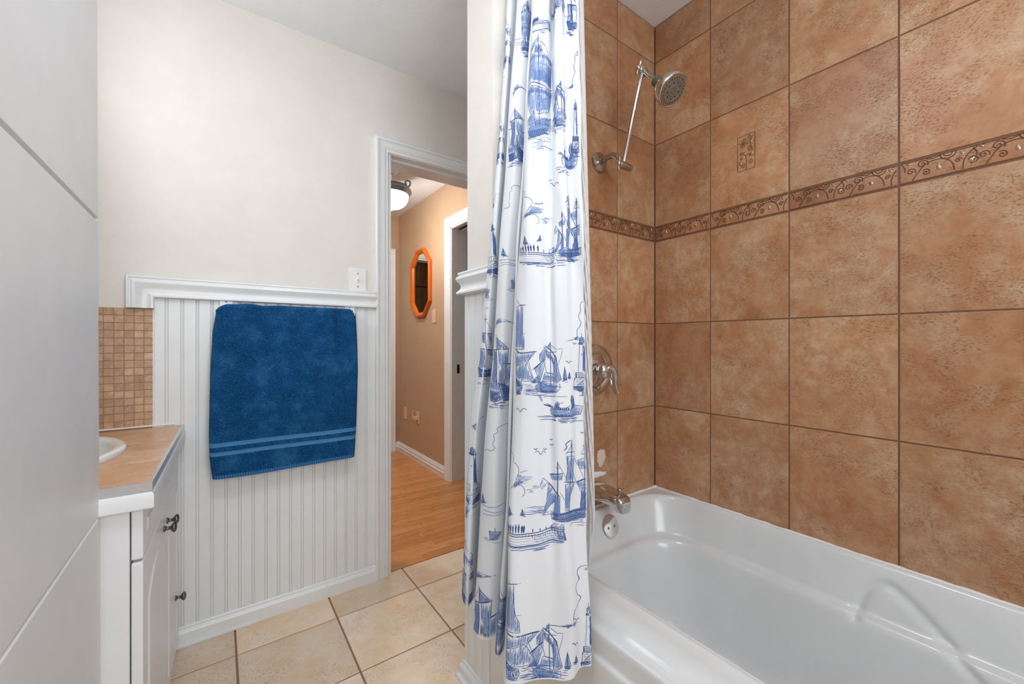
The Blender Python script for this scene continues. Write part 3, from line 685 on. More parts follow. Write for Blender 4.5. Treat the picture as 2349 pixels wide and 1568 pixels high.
# ------------------------------------------------------------------ hallway mirror, lamp, pantry
mr = thing('octagonal_mirror', 'tall octagonal mirror in an orange wooden frame on the tan wall', 'mirror', (HX, 3.512, 1.652))
def octo(w, h, cw, ch): return [(-w, -h+ch), (-w+cw, -h), (w-cw, -h), (w, -h+ch), (w, h-ch), (w-cw, h), (-w+cw, h), (-w, h-ch)]
b = MB(); op = octo(.218, .312, .136, .134)
sweep(b, op, [(0, 0), (0, .020), (.006, .030), (.018, .032), (.040, .020), (.046, .008), (.046, 0)], lambda p, q, o: (-o, -p, q), True); b.build('frame', 'orange', mr)
ip = octo(.218-.044, .312-.044, .136-.03, .134-.035); b = MB(); b.add([(-.008, -p, q) for p, q in ip], [list(range(8))]); b.add([(-.001, -p, q) for p, q in ip], [list(range(8))]); b.build('glass', 'mirror', mr)
lp = thing('ceiling_light', 'white glass bowl ceiling light with grey rim and scroll arms in the hallway', 'ceiling light', (1.05, 3.01, HH))
b = MB(); b.lathe([(.0, 0), (.058, 0), (.058, -.010), (.048, -.020), (.042, -.022), (.034, -.034), (.012, -.042), (0, -.042)], (0, 0, 1), (0, 0, 0), 36); b.build('canopy', 'white', lp, True)
b = MB(); b.lathe([(.007, -.04), (.007, -.10), (.012, -.104), (.012, -.118), (.006, -.122), (.006, -.29)], (0, 0, 1), (0, 0, 0), 16); b.build('stem', 'white', lp, True)
b = MB(); b.lathe([(.118, -.135), (.130, -.130), (.146, -.150), (.149, -.165), (.140, -.180), (.128, -.190), (.124, -.188), (.122, -.160), (.118, -.135)], (0, 0, 1), (0, 0, 0), 48); b.build('rim', 'ironrim', lp, True)
b = MB(); b.lathe([(.124, -.180), (.126, -.200), (.120, -.230), (.104, -.258), (.075, -.280), (.035, -.293), (0, -.296)], (0, 0, 1), (0, 0, 0), 48); b.build('glass_bowl', 'lampglass', lp, 'all')
b = MB(); b.lathe([(.0, -.292), (.012, -.292), (.016, -.298), (.010, -.306), (0, -.310)], (0, 0, 1), (0, 0, 0), 16); b.build('finial', 'ironrim', lp, True)
for k in range(3):
    a = -.62+k*2*PI/3; dx, dy = math.cos(a), math.sin(a)
    sp_ = [(.012, -.11), (.05, -.118), (.10, -.128), (.128, -.128), (.142, -.110), (.136, -.090), (.118, -.084), (.104, -.094), (.106, -.108), (.117, -.108)]
    b = MB(); b.tube([(dx*r, dy*r, z) for r, z in catmull(sp_, 5)], .0042, 8, flat=1.6); b.build('scroll_arm', 'ironrim', lp, True)
pl = bpy.data.lights.new('hall_lamp_light', 'POINT'); pl.energy = 17; pl.color = (1, .96, .92); pl.shadow_soft_size = .09
po = bpy.data.objects.new('hall_lamp_light', pl); COL.objects.link(po); po.location = (1.05, 3.01, HH-.36)
area('hall_added_fill', (.0, 3.0, 2.37), .45, 16, (1, .97, .94), (.25, 0, -1))  # unseen second hall light, added to brighten floor and wall
area('kitchen_added_fill', (.9, 4.8, 2.35), .4, 4, (1, .96, .9), (0, 0, -1))  # unseen fill added to light the room past the hall
pc = thing('pantry_cabinet', 'dark brown raised panel pantry seen in the hallway mirror', 'cabinet', (.6, 5.45, 0))
b = MB(); b.box((-.75, 0, .08), (.75, .5, 2.35), 0, .003); b.build('body', 'walnut', pc)
for x in (-.5, 0, .5):
    for z0, z1 in ((.12, 1.86), (1.90, 2.32)):
        b = MB(); b.box((x-.235, -.022, z0), (x+.235, -.001, z1), 0, .004)
        sweep(b, [(x-.165, z0+.07), (x+.165, z0+.07), (x+.165, z1-.07), (x-.165, z1-.07)], [(0, .022), (.010, .012), (.016, .012), (.045, .024), (.16, .024)] if z1-z0 > .5 else [(0, .022), (.010, .012), (.016, .012), (.045, .024), (.10, .024)], lambda p, q, o: (p, -o, q), True)
        b.build('cabinet_door', 'walnut', pc)

# ------------------------------------------------------------------ bathtub
tub = thing('bathtub', 'white alcove bathtub with a stepped apron against the brown tiles', 'bathtub', (.80, .30, 0))
TY0, TY1, TX1, TIX, TRZ = -.46, 1.0375, 1.4835, .787, .512
def rrect(x0, x1, y0, y1, r, nc=26, ns=(190, 90)):
    P = []
    cs = [((x1-r, y1-r), 0), ((x0+r, y1-r), PI/2), ((x0+r, y0+r), PI), ((x1-r, y0+r), 3*PI/2)]
    for k in range(4):
        (cx, cy), a = cs[k]
        for i in range(nc): t_ = a+PI/2*i/nc; P.append((cx+r*math.cos(t_), cy+r*math.sin(t_)))
        a1 = a+PI/2; p = (cx+r*math.cos(a1), cy+r*math.sin(a1)); (c2, c3), _ = cs[(k+1) % 4]; q = (c2+r*math.cos(a1), c3+r*math.sin(a1))
        n = ns[1] if k % 2 == 0 else ns[0]
        for i in range(n): P.append((fr(p[0], q[0], i/n), fr(p[1], q[1], i/n)))
    return P
prof = [(0, .512), (.004, .5115), (.009, .507), (.013, .499), (.018, .486), (.032, .445), (.046, .402), (.050, .391), (.056, .384), (.064, .380), (.072, .374), (.080, .355), (.092, .30), (.110, .22), (.126, .15), (.145, .105), (.175, .082), (.22, .073), (.29, .068)]
prof = catmull(prof, 6)
path = catmull([(.356, .372), (.352, .40), (.336, .443), (.305, .466), (.272, .456), (.215, .415), (.14, .352), (.06, .285), (-.04, .20)], 8)
PA = np.array(path)
def groove(y, z):
    if y > .42 or y < -.1: return 0
    d = PA[1:]-PA[:-1]; v = np.array([y, z])-PA[:-1]; t_ = np.clip((v*d).sum(1)/(d*d).sum(1), 0, 1)
    dist = np.sqrt(((v-d*t_[:, None])**2).sum(1)).min()
    k = math.exp(-(dist/.011)**2)*.0075
    return k*min(1, max(0, (y+.1)/.15))
b = MB(); rings = []
for ins, z in prof:
    r = .150 if ins < .1 else fr(.150, .115, min(1, (ins-.1)/.2))
    R_ = []
    for x, y in rrect(TIX+ins*.9, TX1-.006-ins, TY0+.05+ins*1.9, TY1-.018-ins, r):
        g = groove(y, z) if x > 1.30 and z > .18 else 0
        R_.append((x+g, y, z))
    rings.append(R_)
n = len(rings[0]); vs = [p for r in rings for p in r]
fs = [(j*n+i, (j+1)*n+i, (j+1)*n+(i+1) % n, j*n+(i+1) % n) for j in range(len(rings)-1) for i in range(n)]
fs.append([(len(rings)-1)*n+i for i in range(n)]); b.add(vs, fs)
outer = [(x, y, TRZ) for x, y in rrect(TIX-.003, TX1+.002, TY0, TY1+.002, .002)]
b.add(outer+rings[0], [(i, (i+1) % n, n+(i+1) % n, n+i) for i in range(n)])
ap = [(TIX-.003, .5120), (TIX-.006, .5142), (TIX-.010, .5150), (TIX-.014, .5140), (TIX-.017, .5126), (.745, .5126), (.728, .5116), (.714, .5080), (.704, .5020), (.697, .4945), (.692, .4895), (.687, .4872), (.682, .4868), (.677, .4850), (.6745, .4800), (.674, .4700), (.674, .4420), (.673, .4360), (.670, .4330), (.6665, .4300), (.665, .4240), (.665, .06), (.672, .03), (.672, 0)]
b.grid([[(x, y, z) for x, z in ap] for y in [fr(TY0, TY1+.002, i/30) for i in range(31)]])
b.box((.672, TY0-.004, 0), (TX1, TY0-.0005, .50))
o = shift(b, tub.location).build('tub_shell', 'acryl', tub, 'all', fixn=False)
o.data.set_sharp_from_angle(angle=math.radians(50))
md = bmesh.new(); md.from_mesh(o.data); bmesh.ops.remove_doubles(md, verts=md.verts[:], dist=.0002); bmesh.ops.recalc_face_normals(md, faces=md.faces[:]); md.to_mesh(o.data); md.free()
ax = Vector((0, -1, .32)).normalized(); c0 = Vector((1.148, .992, .452))-Vector(tub.location)
b = MB(); b.lathe([(.040, -.004), (.0405, .006), (.038, .009), (.034, .0095), (0, .0100)], ax, c0, 40); ov = b.build('overflow_plate', 'chrome', tub, True)
for dx in (-.016, .016):
    b = MB(); b.lathe([(.0050, .0085), (.0048, .0115), (.002, .0125), (.0018, .0110), (0, .0110)], ax, c0+Vector((dx, 0, -.003)), 14); b.build('screw', 'nickel', ov, True)
# ------------------------------------------------------------------ tub spout
sp = thing('tub_spout', 'chrome tub spout with a diverter knob on the tiled end wall', 'tub spout', (1.118, YP, .57))
sec = [(-.001, .037, .607, .545), (.004, .037, .6075, .545), (.03, .0365, .607, .549), (.07, .0355, .603, .553), (.098, .0345, .599, .553), (.112, .034, .597, .545), (.125, .033, .595, .540), (.137, .031, .592, .538), (.145, .027, .587, .538), (.149, .020, .578, .540)]
b = MB(); P = []
for y, w, zt, zb_ in sec:
    row = []
    for i in range(32):
        a = 2*PI*i/32; c_, s_ = math.cos(a), math.sin(a); e = 2/3.4
        row.append((w*math.copysign(abs(c_)**e, c_), -y, (zt+zb_)/2-.57+(zt-zb_)/2*math.copysign(abs(s_)**e, s_)))
    P.append(row)
vs = [p for r in P for p in r]; b.add(vs, [(j*32+i, j*32+(i+1) % 32, (j+1)*32+(i+1) % 32, (j+1)*32+i) for j in range(len(P)-1) for i in range(32)]+[[(len(P)-1)*32+i for i in range(32)]])
b.build('spout_body', 'chrome', sp, 'all')
b = MB(); b.lathe([(.0, .0), (.006, 0), (.0055, .012), (.008, .014), (.009, .019), (.007, .023), (0, .024)], (0, 0, 1), (.0, -.118, .022), 18); b.build('diverter_knob', 'nickel', sp, True)
# ------------------------------------------------------------------ shower valve
sv = thing('shower_valve', 'round chrome shower valve with a curved lever handle on the tiles', 'shower valve', (1.122, YP, 1.016))
b = MB(); b.lathe([(.094, -.001), (.094, .004), (.090, .009), (.078, .012), (.062, .010), (.058, .008), (.052, .011), (.040, .015), (.026, .017), (.0, .018)], (0, -1, 0), (0, 0, 0), 56); b.build('escutcheon', 'chrome', sv, True)
b = MB(); b.lathe([(.022, .014), (.022, .034), (.020, .036)], (0, -1, 0), (0, 0, 0), 28); b.build('sleeve', 'nickel', sv, True)
b = MB(); b.lathe([(.018, .030), (.026, .032), (.029, .040), (.028, .052), (.022, .062), (.010, .066), (0, .067)], (0, -1, 0), (0, 0, 0), 32)
b.tube(catmull([(.0, -.050, .006), (.014, -.056, .012), (.030, -.058, .002), (.040, -.055, -.022), (.044, -.054, -.050), (.049, -.058, -.074), (.054, -.062, -.086)], 5), [.016]*6+[.017]*6+[.016]*6+[.013]*6+[.0115]*6+[.009], 14, flat=.6); b.build('lever_handle', 'chrome', sv, 'all')
for dz in (.0,):
    b = MB(); b.lathe([(.0045, .009), (.004, .0125), (0, .013)], (0, -1, 0), (.012, 0, -.068), 12); b.build('screw', 'nickel', sv, True)
# ------------------------------------------------------------------ adjustable shower head
L0 = Vector((1.144, YP, 1.783)); sh = thing('shower_fixture', 'chrome adjustable shower head on a long extension arm', 'shower head', L0)
J1 = Vector((1.140, .925, 1.733))-L0; J2 = Vector((1.164, .862, 2.036))-L0
b = MB(); b.lathe([(.036, -.001), (.037, .004), (.034, .009), (.026, .012), (.014, .014), (.013, .018)], (0, -1, 0), (0, 0, 0), 40); b.build('wall_flange', 'nickel', sh, True)
b = MB(); b.tube(catmull([(0, -.002, 0), (0, -.035, .004), (0, -.068, .002), (-.003, -.092, -.018), (-.004, -.108, -.040), (-.004, -.113, -.048)], 6), .0108, 16); b.build('shower_arm', 'nickel', sh, 'all')
b = MB(); b.lathe([(.0, -.020), (.009, -.019), (.0125, -.012), (.0125, .030), (.0115, .040), (.006, .042), (0, .042)], (1, 0, -.05), J1, 22); b.build('pivot_joint', 'nickel', sh, True)
def wing(name, c, tilt):
    b = MB(); b.lathe([(.006, -.010), (.009, -.006), (.009, .004)], (1, 0, 0), c+Vector((-.020, 0, 0)), 16)
    q = Matrix.Rotation(tilt, 3, 'X'); pts = [Vector((-.024, 0, z)) for z in (-.024, -.018, -.006, .006, .018, .024)]
    b.tube([c+q @ p for p in pts], [.004, .0065, .005, .005, .0065, .004], 12, flat=.45, up=(1, 0, 0)); b.build(name, 'chrome', sh, 'all')
wing('wing_nut', J1, .15); wing('wing_nut', J2, .5)
b = MB(); dv = (J2-J1).normalized(); b.tube([J1+dv*.004, J1+dv*.02, J2-dv*.02, J2-dv*.004], .0078, 18); b.build('extension_rod', 'chrome', sh, True)
b = MB(); b.lathe([(0, -.022), (.008, -.021), (.0125, -.014), (.0125, .016), (.011, .022), (.0, .024)], (1, 0, -.1), J2, 22); b.build('pivot_joint', 'chrome', sh, True)
HA = Vector((.0, -.70, -.71)).normalized(); hc = Vector((1.170, .752, 1.917))-L0
n0 = hc-HA*.100
b = MB(); b.tube([J2+Vector((.008, -.004, -.004)), n0+HA*.012], .0085, 16); b.lathe([(.010, -.002), (.012, .004), (.012, .010)], HA, n0, 20); b.build('swivel_stem', 'nickel', sh, True)
b = MB(); b.lathe([(.013, .010), (.0165, .011), (.0170, .034), (.0150, .036)], HA, n0, 28); b.build('rubber_collar', 'olive', sh, True)
b = MB(); b.lathe([(.013, .034), (.0150, .038), (.024, .044), (.036, .054), (.045, .068), (.0505, .084), (.0520, .094), (.0515, .100), (.0470, .102), (.0455, .0995)], HA, n0, 48); hb = b.build('head_shell', 'chrome', sh, 'all')
b = MB(); b.lathe([(.0460, .0985), (.0450, .1020), (.030, .1032), (.0285, .1020), (.018, .1020), (.0165, .1036), (0, .1040)], HA, n0, 48); fp = b.build('spray_face', 'face', sh, True)
b = MB(); q = HA.to_track_quat('Z', 'Y')
for rr, nn in ((.008, 5), (.0235, 9), (.0375, 24)):
    for i in range(nn):
        a = 2*PI*i/nn+.2; b.lathe([(.0017, 0), (.0015, .0016), (0, .0017)], HA, n0+HA*(.1028 if rr < .03 else .1022)+q @ Vector((rr*math.cos(a), rr*math.sin(a), 0)), 8)
tag(b.build('nozzles', 'dark', fp), kind=None)

# ------------------------------------------------------------------ shower curtain: a gathered cloth hanging outside the tub
def at(px, d):
    a = (px-CX)/FPX; return (d*(ST+a*CT), d*(CT-a*ST))
ZL = [2.0, 1.12, .82, .42]
K = .973
CP = [  # pleat outline seen from above, at four heights
 [(1162,1.262), (1112,1.20), (1084,1.175), (1068,1.165*K)],
 [(1158,1.240), (1105,1.175), (1076,1.155), (1059,1.140*K)],
 [(1168,1.215), (1117,1.150), (1090,1.125), (1072,1.100*K)],
 [(1182,1.250), (1136,1.200), (1114,1.180), (1101,1.170*K)],
 [(1181,1.190), (1131,1.110), (1110,1.070), (1088,1.030*K)],
 [(1199,1.160), (1150,1.070), (1134,1.025), (1114,.985*K)],
 [(1217,1.180), (1172,1.085), (1160,1.040), (1142,1.000*K)],
 [(1225,1.210), (1183,1.120), (1174,1.080), (1158,1.040*K)],
 [(1217,1.155), (1174,1.035), (1164,.990), (1139,.950*K)],
 [(1219,1.140), (1178,1.015), (1169,.970), (1147,.935*K)],
 [(1228,1.160), (1189,1.050), (1182,1.010), (1166,.975*K)],
 [(1221,1.115), (1181,.990), (1173,.930), (1152,.878*K)],
 [(1231,1.085), (1198,.955), (1192,.905), (1172,.850*K)],
 [(1256,1.085), (1232,.945), (1232,.905), (1222,.862*K)],
 [(1266,1.120), (1262,.952), (1262,.915), (1262,.873*K)],
 [(1271,1.075), (1280,.942), (1284,.905), (1290,.868*K)],
 [(1287,1.050), (1302,.940), (1306,.905), (1314,.874*K)],
 [(1299,1.066), (1318,.953), (1322,.918), (1334,.892*K)],
 [(1325,1.035), (1340,.945), (1342,.918), (1355.5,.900*K)],
 [(1324,1.045), (1338,.955), (1340,.928), (1353.5,.908*K)]]
NSUB, NZR = 22, 220
lv = []
for k in range(4):
    lv.append(np.array(catmull([at(*c[k]) for c in CP], NSUB)))
ZT, ZH = 2.215, .42
zz = np.linspace(ZT, ZH, NZR+1); NT_ = lv[0].shape[0]
G = np.zeros((NZR+1, NT_, 3))
zl = np.array(ZL)
for r, z in enumerate(zz):
    if z >= 2.0: k, t_ = 0, (z-2.0)/(2.0-1.12)*-1.0
    # smooth blend through the four levels (Lagrange slopes, Hermite)
    def slope(i):
        if i == 0: return (lv[1]-lv[0])/(zl[1]-zl[0])
        if i == 3: return (lv[3]-lv[2])/(zl[3]-zl[2])
        return (lv[i+1]-lv[i-1])/(zl[i+1]-zl[i-1])
    if z >= 2.0: xy = lv[0]+slope(0)*(z-2.0)*.6
    else:
        k = 0 if z > 1.12 else 1 if z > .82 else 2
        h = zl[k+1]-zl[k]; u = (z-zl[k])/h
        xy = (2*u**3-3*u**2+1)*lv[k]+(u**3-2*u**2+u)*h*slope(k)+(-2*u**3+3*u**2)*lv[k+1]+(u**3-u**2)*h*slope(k+1)
    G[r, :, :2] = xy; G[r, :, 2] = z
# gentle unevenness of the cloth
tt = np.linspace(0, 1, NT_)[None, :]; zg = zz[:, None]
dsp = .0016*np.sin(tt*60+zg*5+np.sin(zg*9)*1.3)+.0012*np.sin(tt*31-zg*13)+.0020*np.sin(tt*17+zg*21)*np.clip((tt-.58)*4, 0, 1)
def normals(G):
    du = np.gradient(G, axis=1); dz = np.gradient(G, axis=0); n = np.cross(du, dz)
    n /= np.linalg.norm(n, axis=2, keepdims=True)+1e-12; return n
N_ = normals(G); s_front = np.sign(np.mean(N_[:, 13*NSUB-8:13*NSUB+8, 1])); N_ = N_*(-1 if s_front > 0 else 1)   # face the room
G += N_*dsp[:, :, None]; G[:, :, 2] = zz[:, None]+.004*np.sin(tt*22)*(zg < 1)*np.clip(1-(zg-ZH)*3, 0, 1)
N_ = normals(G); N_ = N_*(-1 if s_front > 0 else 1)
r0 = int(np.argmin(abs(zz-1.12)))
arc_ = np.concatenate([[0], np.cumsum(np.linalg.norm(np.diff(G[r0, :, :2], axis=0), axis=1))])
def proj(P): 
    d = P[..., 0]*ST+P[..., 1]*CT; l = P[..., 0]*CT-P[..., 1]*ST; return CX+FPX*l/d, d
def locate(px, py, zone):
    """where on the cloth (arc position, height) a mark of the print sits"""
    a, c = zone[0]*NSUB, zone[1]*NSUB; z = 1.12; 
    for _ in range(5):
        r = int(np.clip(round((ZT-z)/(ZT-ZH)*NZR), 0, NZR)); q, d = proj(G[r, a:c+1]); i = int(np.argmin(abs(q-px)))
        # extrapolate beyond the visible face along the cloth
        z = CAMH-(py-CY)/FPX*d[i]
    s_ = arc_[a+i]; ex = px-q[i]
    if abs(ex) > 1.0: s_ += ex*d[i]/FPX*1.15
    return s_, z
def cloth(sv, z):
    fi_ = np.interp(sv, arc_, np.arange(NT_)); fj = np.clip((ZT-z)/(ZT-ZH)*NZR, 0, NZR-1e-6)
    i = np.clip(fi_.astype(int), 0, NT_-2); j = fj.astype(int); a = (fi_-i)[:, None]; b_ = (fj-j)[:, None]
    f_ = lambda A: (A[j, i]*(1-a)+A[j, i+1]*a)*(1-b_)+(A[j+1, i]*(1-a)+A[j+1, i+1]*a)*b_
    return f_(G), f_(N_)
cu = MB()
cu.v = [tuple(p) for p in G.reshape(-1, 3)]
for r in range(NZR):
    for i in range(NT_-1): cu.f.append([r*NT_+i, r*NT_+i+1, (r+1)*NT_+i+1, (r+1)*NT_+i]); cu.mi.append(0); cu.c.append(None)

# ---- the printed ships, lighthouses and clouds, drawn as pen strokes on the cloth
random.seed(11)
class Toile:
    def __init__(s, box, zone, flip=False):
        x0, y0, x1, y1 = box
        s.c = [locate(x0, y1, zone), locate(x1, y1, zone), locate(x0, y0, zone), locate(x1, y0, zone)]   # bl br tl tr
        s.w = abs(s.c[1][0]-s.c[0][0]); s.h = abs(s.c[2][1]-s.c[0][1]); s.flip = flip
    def line(s, pts, w=.0010, m=1, wob=.0, taper=True):
        if len(pts) < 2: return
        P = np.array(pts, float)
        L = np.hypot(np.diff(P[:, 0])*s.w, np.diff(P[:, 1])*s.h); q = [P[0]]
        for k in range(len(P)-1):
            n = max(1, int(L[k]/.005))
            for i in range(1, n+1): q.append(P[k]+(P[k+1]-P[k])*i/n)
        q = np.array(q)
        if wob: q += np.random.RandomState(random.randrange(9999)).normal(0, 1, q.shape)*np.array([wob/s.w, wob/s.h])
        x = 1-q[:, 0] if s.flip else q[:, 0]; y = q[:, 1]
        (a0, z0), (a1, z1), (a2, z2), (a3, z3) = s.c
        S_ = (a0*(1-x)+a1*x)*(1-y)+(a2*(1-x)+a3*x)*y; Z_ = (z0*(1-x)+z1*x)*(1-y)+(z2*(1-x)+z3*x)*y
        ok = (S_ > arc_[0]+.002) & (S_ < arc_[-1]-.012) & (Z_ > ZH+.003) & (Z_ < ZT-.01)
        run = []
        for i in range(len(S_)+1):
            if i < len(S_) and ok[i]: run.append(i); continue
            if len(run) > 1:
                a = S_[run]; z = Z_[run]; da = np.gradient(a); dz = np.gradient(z); k = np.hypot(da, dz)+1e-9
                wd = np.full(len(run), w/2)
                if taper and len(run) > 2: wd[0] *= .35; wd[-1] *= .35
                Pa, Na = cloth(a-dz/k*wd, z+da/k*wd); Pb, Nb = cloth(a+dz/k*wd, z-da/k*wd)
                cu.grid([[tuple(p+n_*.0004), tuple(p2+n2*.0004)] for p, n_, p2, n2 in zip(Pa, Na, Pb, Nb)], m)
            run = []
    def poly(s, pts, w=.0010, m=1): s.line(list(pts)+[pts[0]], w, m, taper=False)
    def curve(s, pts, w=.0010, m=1, n=5): s.line(catmull(pts, n), w, m)
    def hatch(s, poly, ang=90, sp=.0017, w=.0010, m=1, jit=.25, brk=.15):
        P = [(x*s.w, y*s.h) for x, y in poly]; a = math.radians(ang); ca, sa = math.cos(-a), math.sin(-a)
        R = [(x*ca-y*sa, x*sa+y*ca) for x, y in P]; y0 = min(y for _, y in R); y1 = max(y for _, y in R); y = y0+sp*.5
        while y < y1:
            xs = []
            for k in range(len(R)):
                (xa, ya), (xb, yb) = R[k], R[(k+1) % len(R)]
                if (ya-y)*(yb-y) < 0: xs.append(xa+(xb-xa)*(y-ya)/(yb-ya))
            xs.sort()
            for k in range(0, len(xs)-1, 2):
                u0, u1 = xs[k], xs[k+1]; L = u1-u0; u0 += L*random.uniform(0, jit)*.4; u1 -= L*random.uniform(0, jit)
                segs = [(u0, u1)]
                if random.random() < brk: c_ = fr(u0, u1, random.random()); segs = [(u0, c_-.001), (c_+.002, u1)]
                for p, q in segs:
                    if q-p > .0012:
                        yj = y+random.uniform(-.2, .2)*sp; c1, s1 = math.cos(a), math.sin(a)
                        s.line([((p*c1-yj*s1)/s.w, (p*s1+yj*c1)/s.h), ((q*c1-yj*s1)/s.w, (q*s1+yj*c1)/s.h)], w, m)
            y += sp*random.uniform(.85, 1.15)
def fill(T, poly, ang=90, tone=1, line=True):
    if tone == 0: T.hatch(poly, ang, .0022, .0008, 3, .5)
    if tone == 1: T.hatch(poly, ang, .0014, .0010, 3, .35); T.hatch(poly, ang, .0034, .0010, 1, .5)
    if tone == 2: T.hatch(poly, ang, .0014, .0010, 3, .2); T.hatch(poly, ang, .0021, .0010, 1, .35)
    if tone == 3: T.hatch(poly, ang, .0012, .0010, 1, .1); T.hatch(poly, ang, .0026, .0011, 2, .3)
    if line: T.poly(poly, .0010, 2 if tone > 1 else 1)
def waves(T, x0, x1, y0, y1, n, w=.0010):
    for i in range(n):
        y = fr(y1, y0, (i+random.random()*.6)/n); a = fr(x0, x1, random.random()*.5); L = (x1-x0)*random.uniform(.15, .6)
        T.line([(a+L*k/4, y+random.uniform(-.006, .006)) for k in range(5)], w, random.choice((1, 1, 2, 3)))
def gull(T, x=.5, y=.5, r=.5): T.curve([(x-r, y+.1), (x-r*.5, y+.35), (x, y-.3), (x+r*.5, y+.35), (x+r, y+.05)], .0011, 2)
def galleon(T):
    T.line([(.42, .12), (.44, 1.0)], .0016, 2)
    fill(T, [(.44, .965), (.30, .93), (.12, .86), (.08, .82), (.22, .85), (.40, .90)], 30, 2)
    T.line([(.44, .97), (.60, .88), (.80, .80)], .0009); T.line([(.44, .93), (.66, .875)], .0014, 2); T.line([(.66, .875), (.72, .81)], .0008)
    fill(T, [(.32, .82), (.56, .82), (.50, .885), (.37, .885)], 60, 3)
    top = [(.02, .80), (.25, .825), (.5, .81), (.97, .775), (.93, .66), (.92, .51), (.55, .52), (.17, .545), (.05, .55), (.0, .66)]
    fill(T, top, 88, 1); T.hatch([(.02, .80), (.25, .825), (.5, .81), (.97, .775), (.95, .73), (.5, .76), (.02, .755)], 88, .0012, .0010, 1)
    T.hatch([(.28, .68), (.6, .66), (.92, .62), (.92, .51), (.28, .54)], 88, .0012, .0012, 1); T.line([(.02, .70), (.4, .715), (.95, .68)], .0008); T.line([(.02, .66), (.4, .675), (.95, .645)], .0008)
    T.curve([(.0, .53), (.2, .545), (.45, .515), (.75, .49), (1.0, .50)], .0022, 2); T.curve([(.0, .50), (.2, .515), (.5, .48), (1.0, .475)], .0014, 1)
    main = [(.0, .50), (.22, .51), (.6, .475), (.99, .47), (.93, .38), (.78, .26), (.5, .235), (.12, .25), (.02, .36)]
    fill(T, main, 84, 1); T.hatch([(.0, .50), (.22, .51), (.6, .475), (.99, .47), (.9, .40), (.5, .42), (.0, .44)], 84, .0012, .0011, 1)
    T.curve([(.42, .36), (.7, .38), (.97, .45)], .0012, 2)
    for k in range(6): T.line([(.30+.03*k, .44), (.40+.07*k, .21)], .0008, 2)
    for k in range(6): T.line([(.31+.015*k, .41-.035*k), (.5+.05*k, .40-.03*k)], .0006)
    hull = [(.0, .20), (.25, .27), (.27, .205), (.52, .19), (.80, .20), (.95, .225), (.86, .12), (.74, .05), (.42, .03), (.0, .02)]
    fill(T, hull, 12, 2); T.hatch([(.0, .10), (.3, .09), (.8, .1), (.74, .05), (.42, .03), (0, .02)], 5, .0010, .0012, 2)
    for k in range(7): T.poly([(.30+.075*k, .125), (.34+.075*k, .125), (.34+.075*k, .155), (.30+.075*k, .155)], .0009, 2)
    T.line([(.26, .17), (.85, .175)], .0014, 2); T.line([(.10, .26), (.25, .27), (.28, .12)], .0012, 2)
    waves(T, -.05, 1.0, -.10, .03, 12, .0012)
def smack(T):   # fishing smack seen from the bow
    T.line([(.60, .08), (.58, 1.0)], .0014, 2); fill(T, [(.58, .97), (.52, .93), (.46, .87), (.57, .89)], 60, 2)
    T.line([(.38, .92), (.60, .82), (.76, .70), (.80, .60)], .0018, 2); T.line([(.58, .93), (.80, .84), (.98, .87)], .0009, 1); T.line([(.98, .87), (.95, .75), (.82, .5)], .0008, 1)
    T.line([(.45, .84), (.62, .87)], .0012, 1); T.line([(.42, .80), (.60, .78), (.8, .8)], .0010, 2)
    fill(T, [(.22, .74), (.38, .86), (.40, .66), (.35, .60), (.22, .62)], 70, 2)
    fill(T, [(.08, .47), (.36, .64), (.38, .52), (.30, .36), (.22, .22), (.0, .25), (.16, .34)], 65, 1); T.line([(.02, .46), (.40, .66)], .0022, 2); T.hatch([(.0, .25), (.16, .34), (.26, .38), (.22, .22)], 62, .0011, .0011, 1)
    T.poly([(.36, .88), (.42, .88), (.40, .55), (.46, .40), (.72, .38), (.66, .64), (.54, .78)], .0010, 1)
    T.hatch([(.42, .84), (.66, .72), (.72, .6), (.72, .52), (.60, .62), (.45, .68)], 80, .0013, .0011, 1)
    fill(T, [(.72, .74), (.78, .70), (.86, .44), (.95, .28), (.80, .20), (.70, .2), (.70, .5)], 82, 2)
    fill(T, [(.40, .40), (.70, .37), (.70, .24), (.30, .23)], 85, 1); T.line([(.36, .33), (.70, .31)], .0009, 1)
    hull = [(.10, .17), (.28, .235), (.5, .20), (.78, .17), (.90, .20), (.90, .10), (.80, .035), (.45, .02), (.24, .035), (.12, .09)]
    fill(T, hull, 15, 2); T.hatch([(.24, .09), (.6, .06), (.88, .08), (.80, .035), (.45, .02), (.24, .035)], 8, .0010, .0012, 2); T.line([(.24, .23), (.26, .06)], .0016, 2); T.line([(.28, .235), (.30, .06)], .0009, 2); T.line([(.12, .15), (.3, .20), (.55, .15), (.88, .15)], .0012, 2)
    T.line([(-.05, .24), (.2, .225)], .0012, 2)
    waves(T, -.3, 1.15, -.06, .14, 14, .0010)
    for k in range(7): T.line([(.15+.02*k, -.02-.018*k), (.26+.01*k, -.022-.018*k)], .0012, 1)
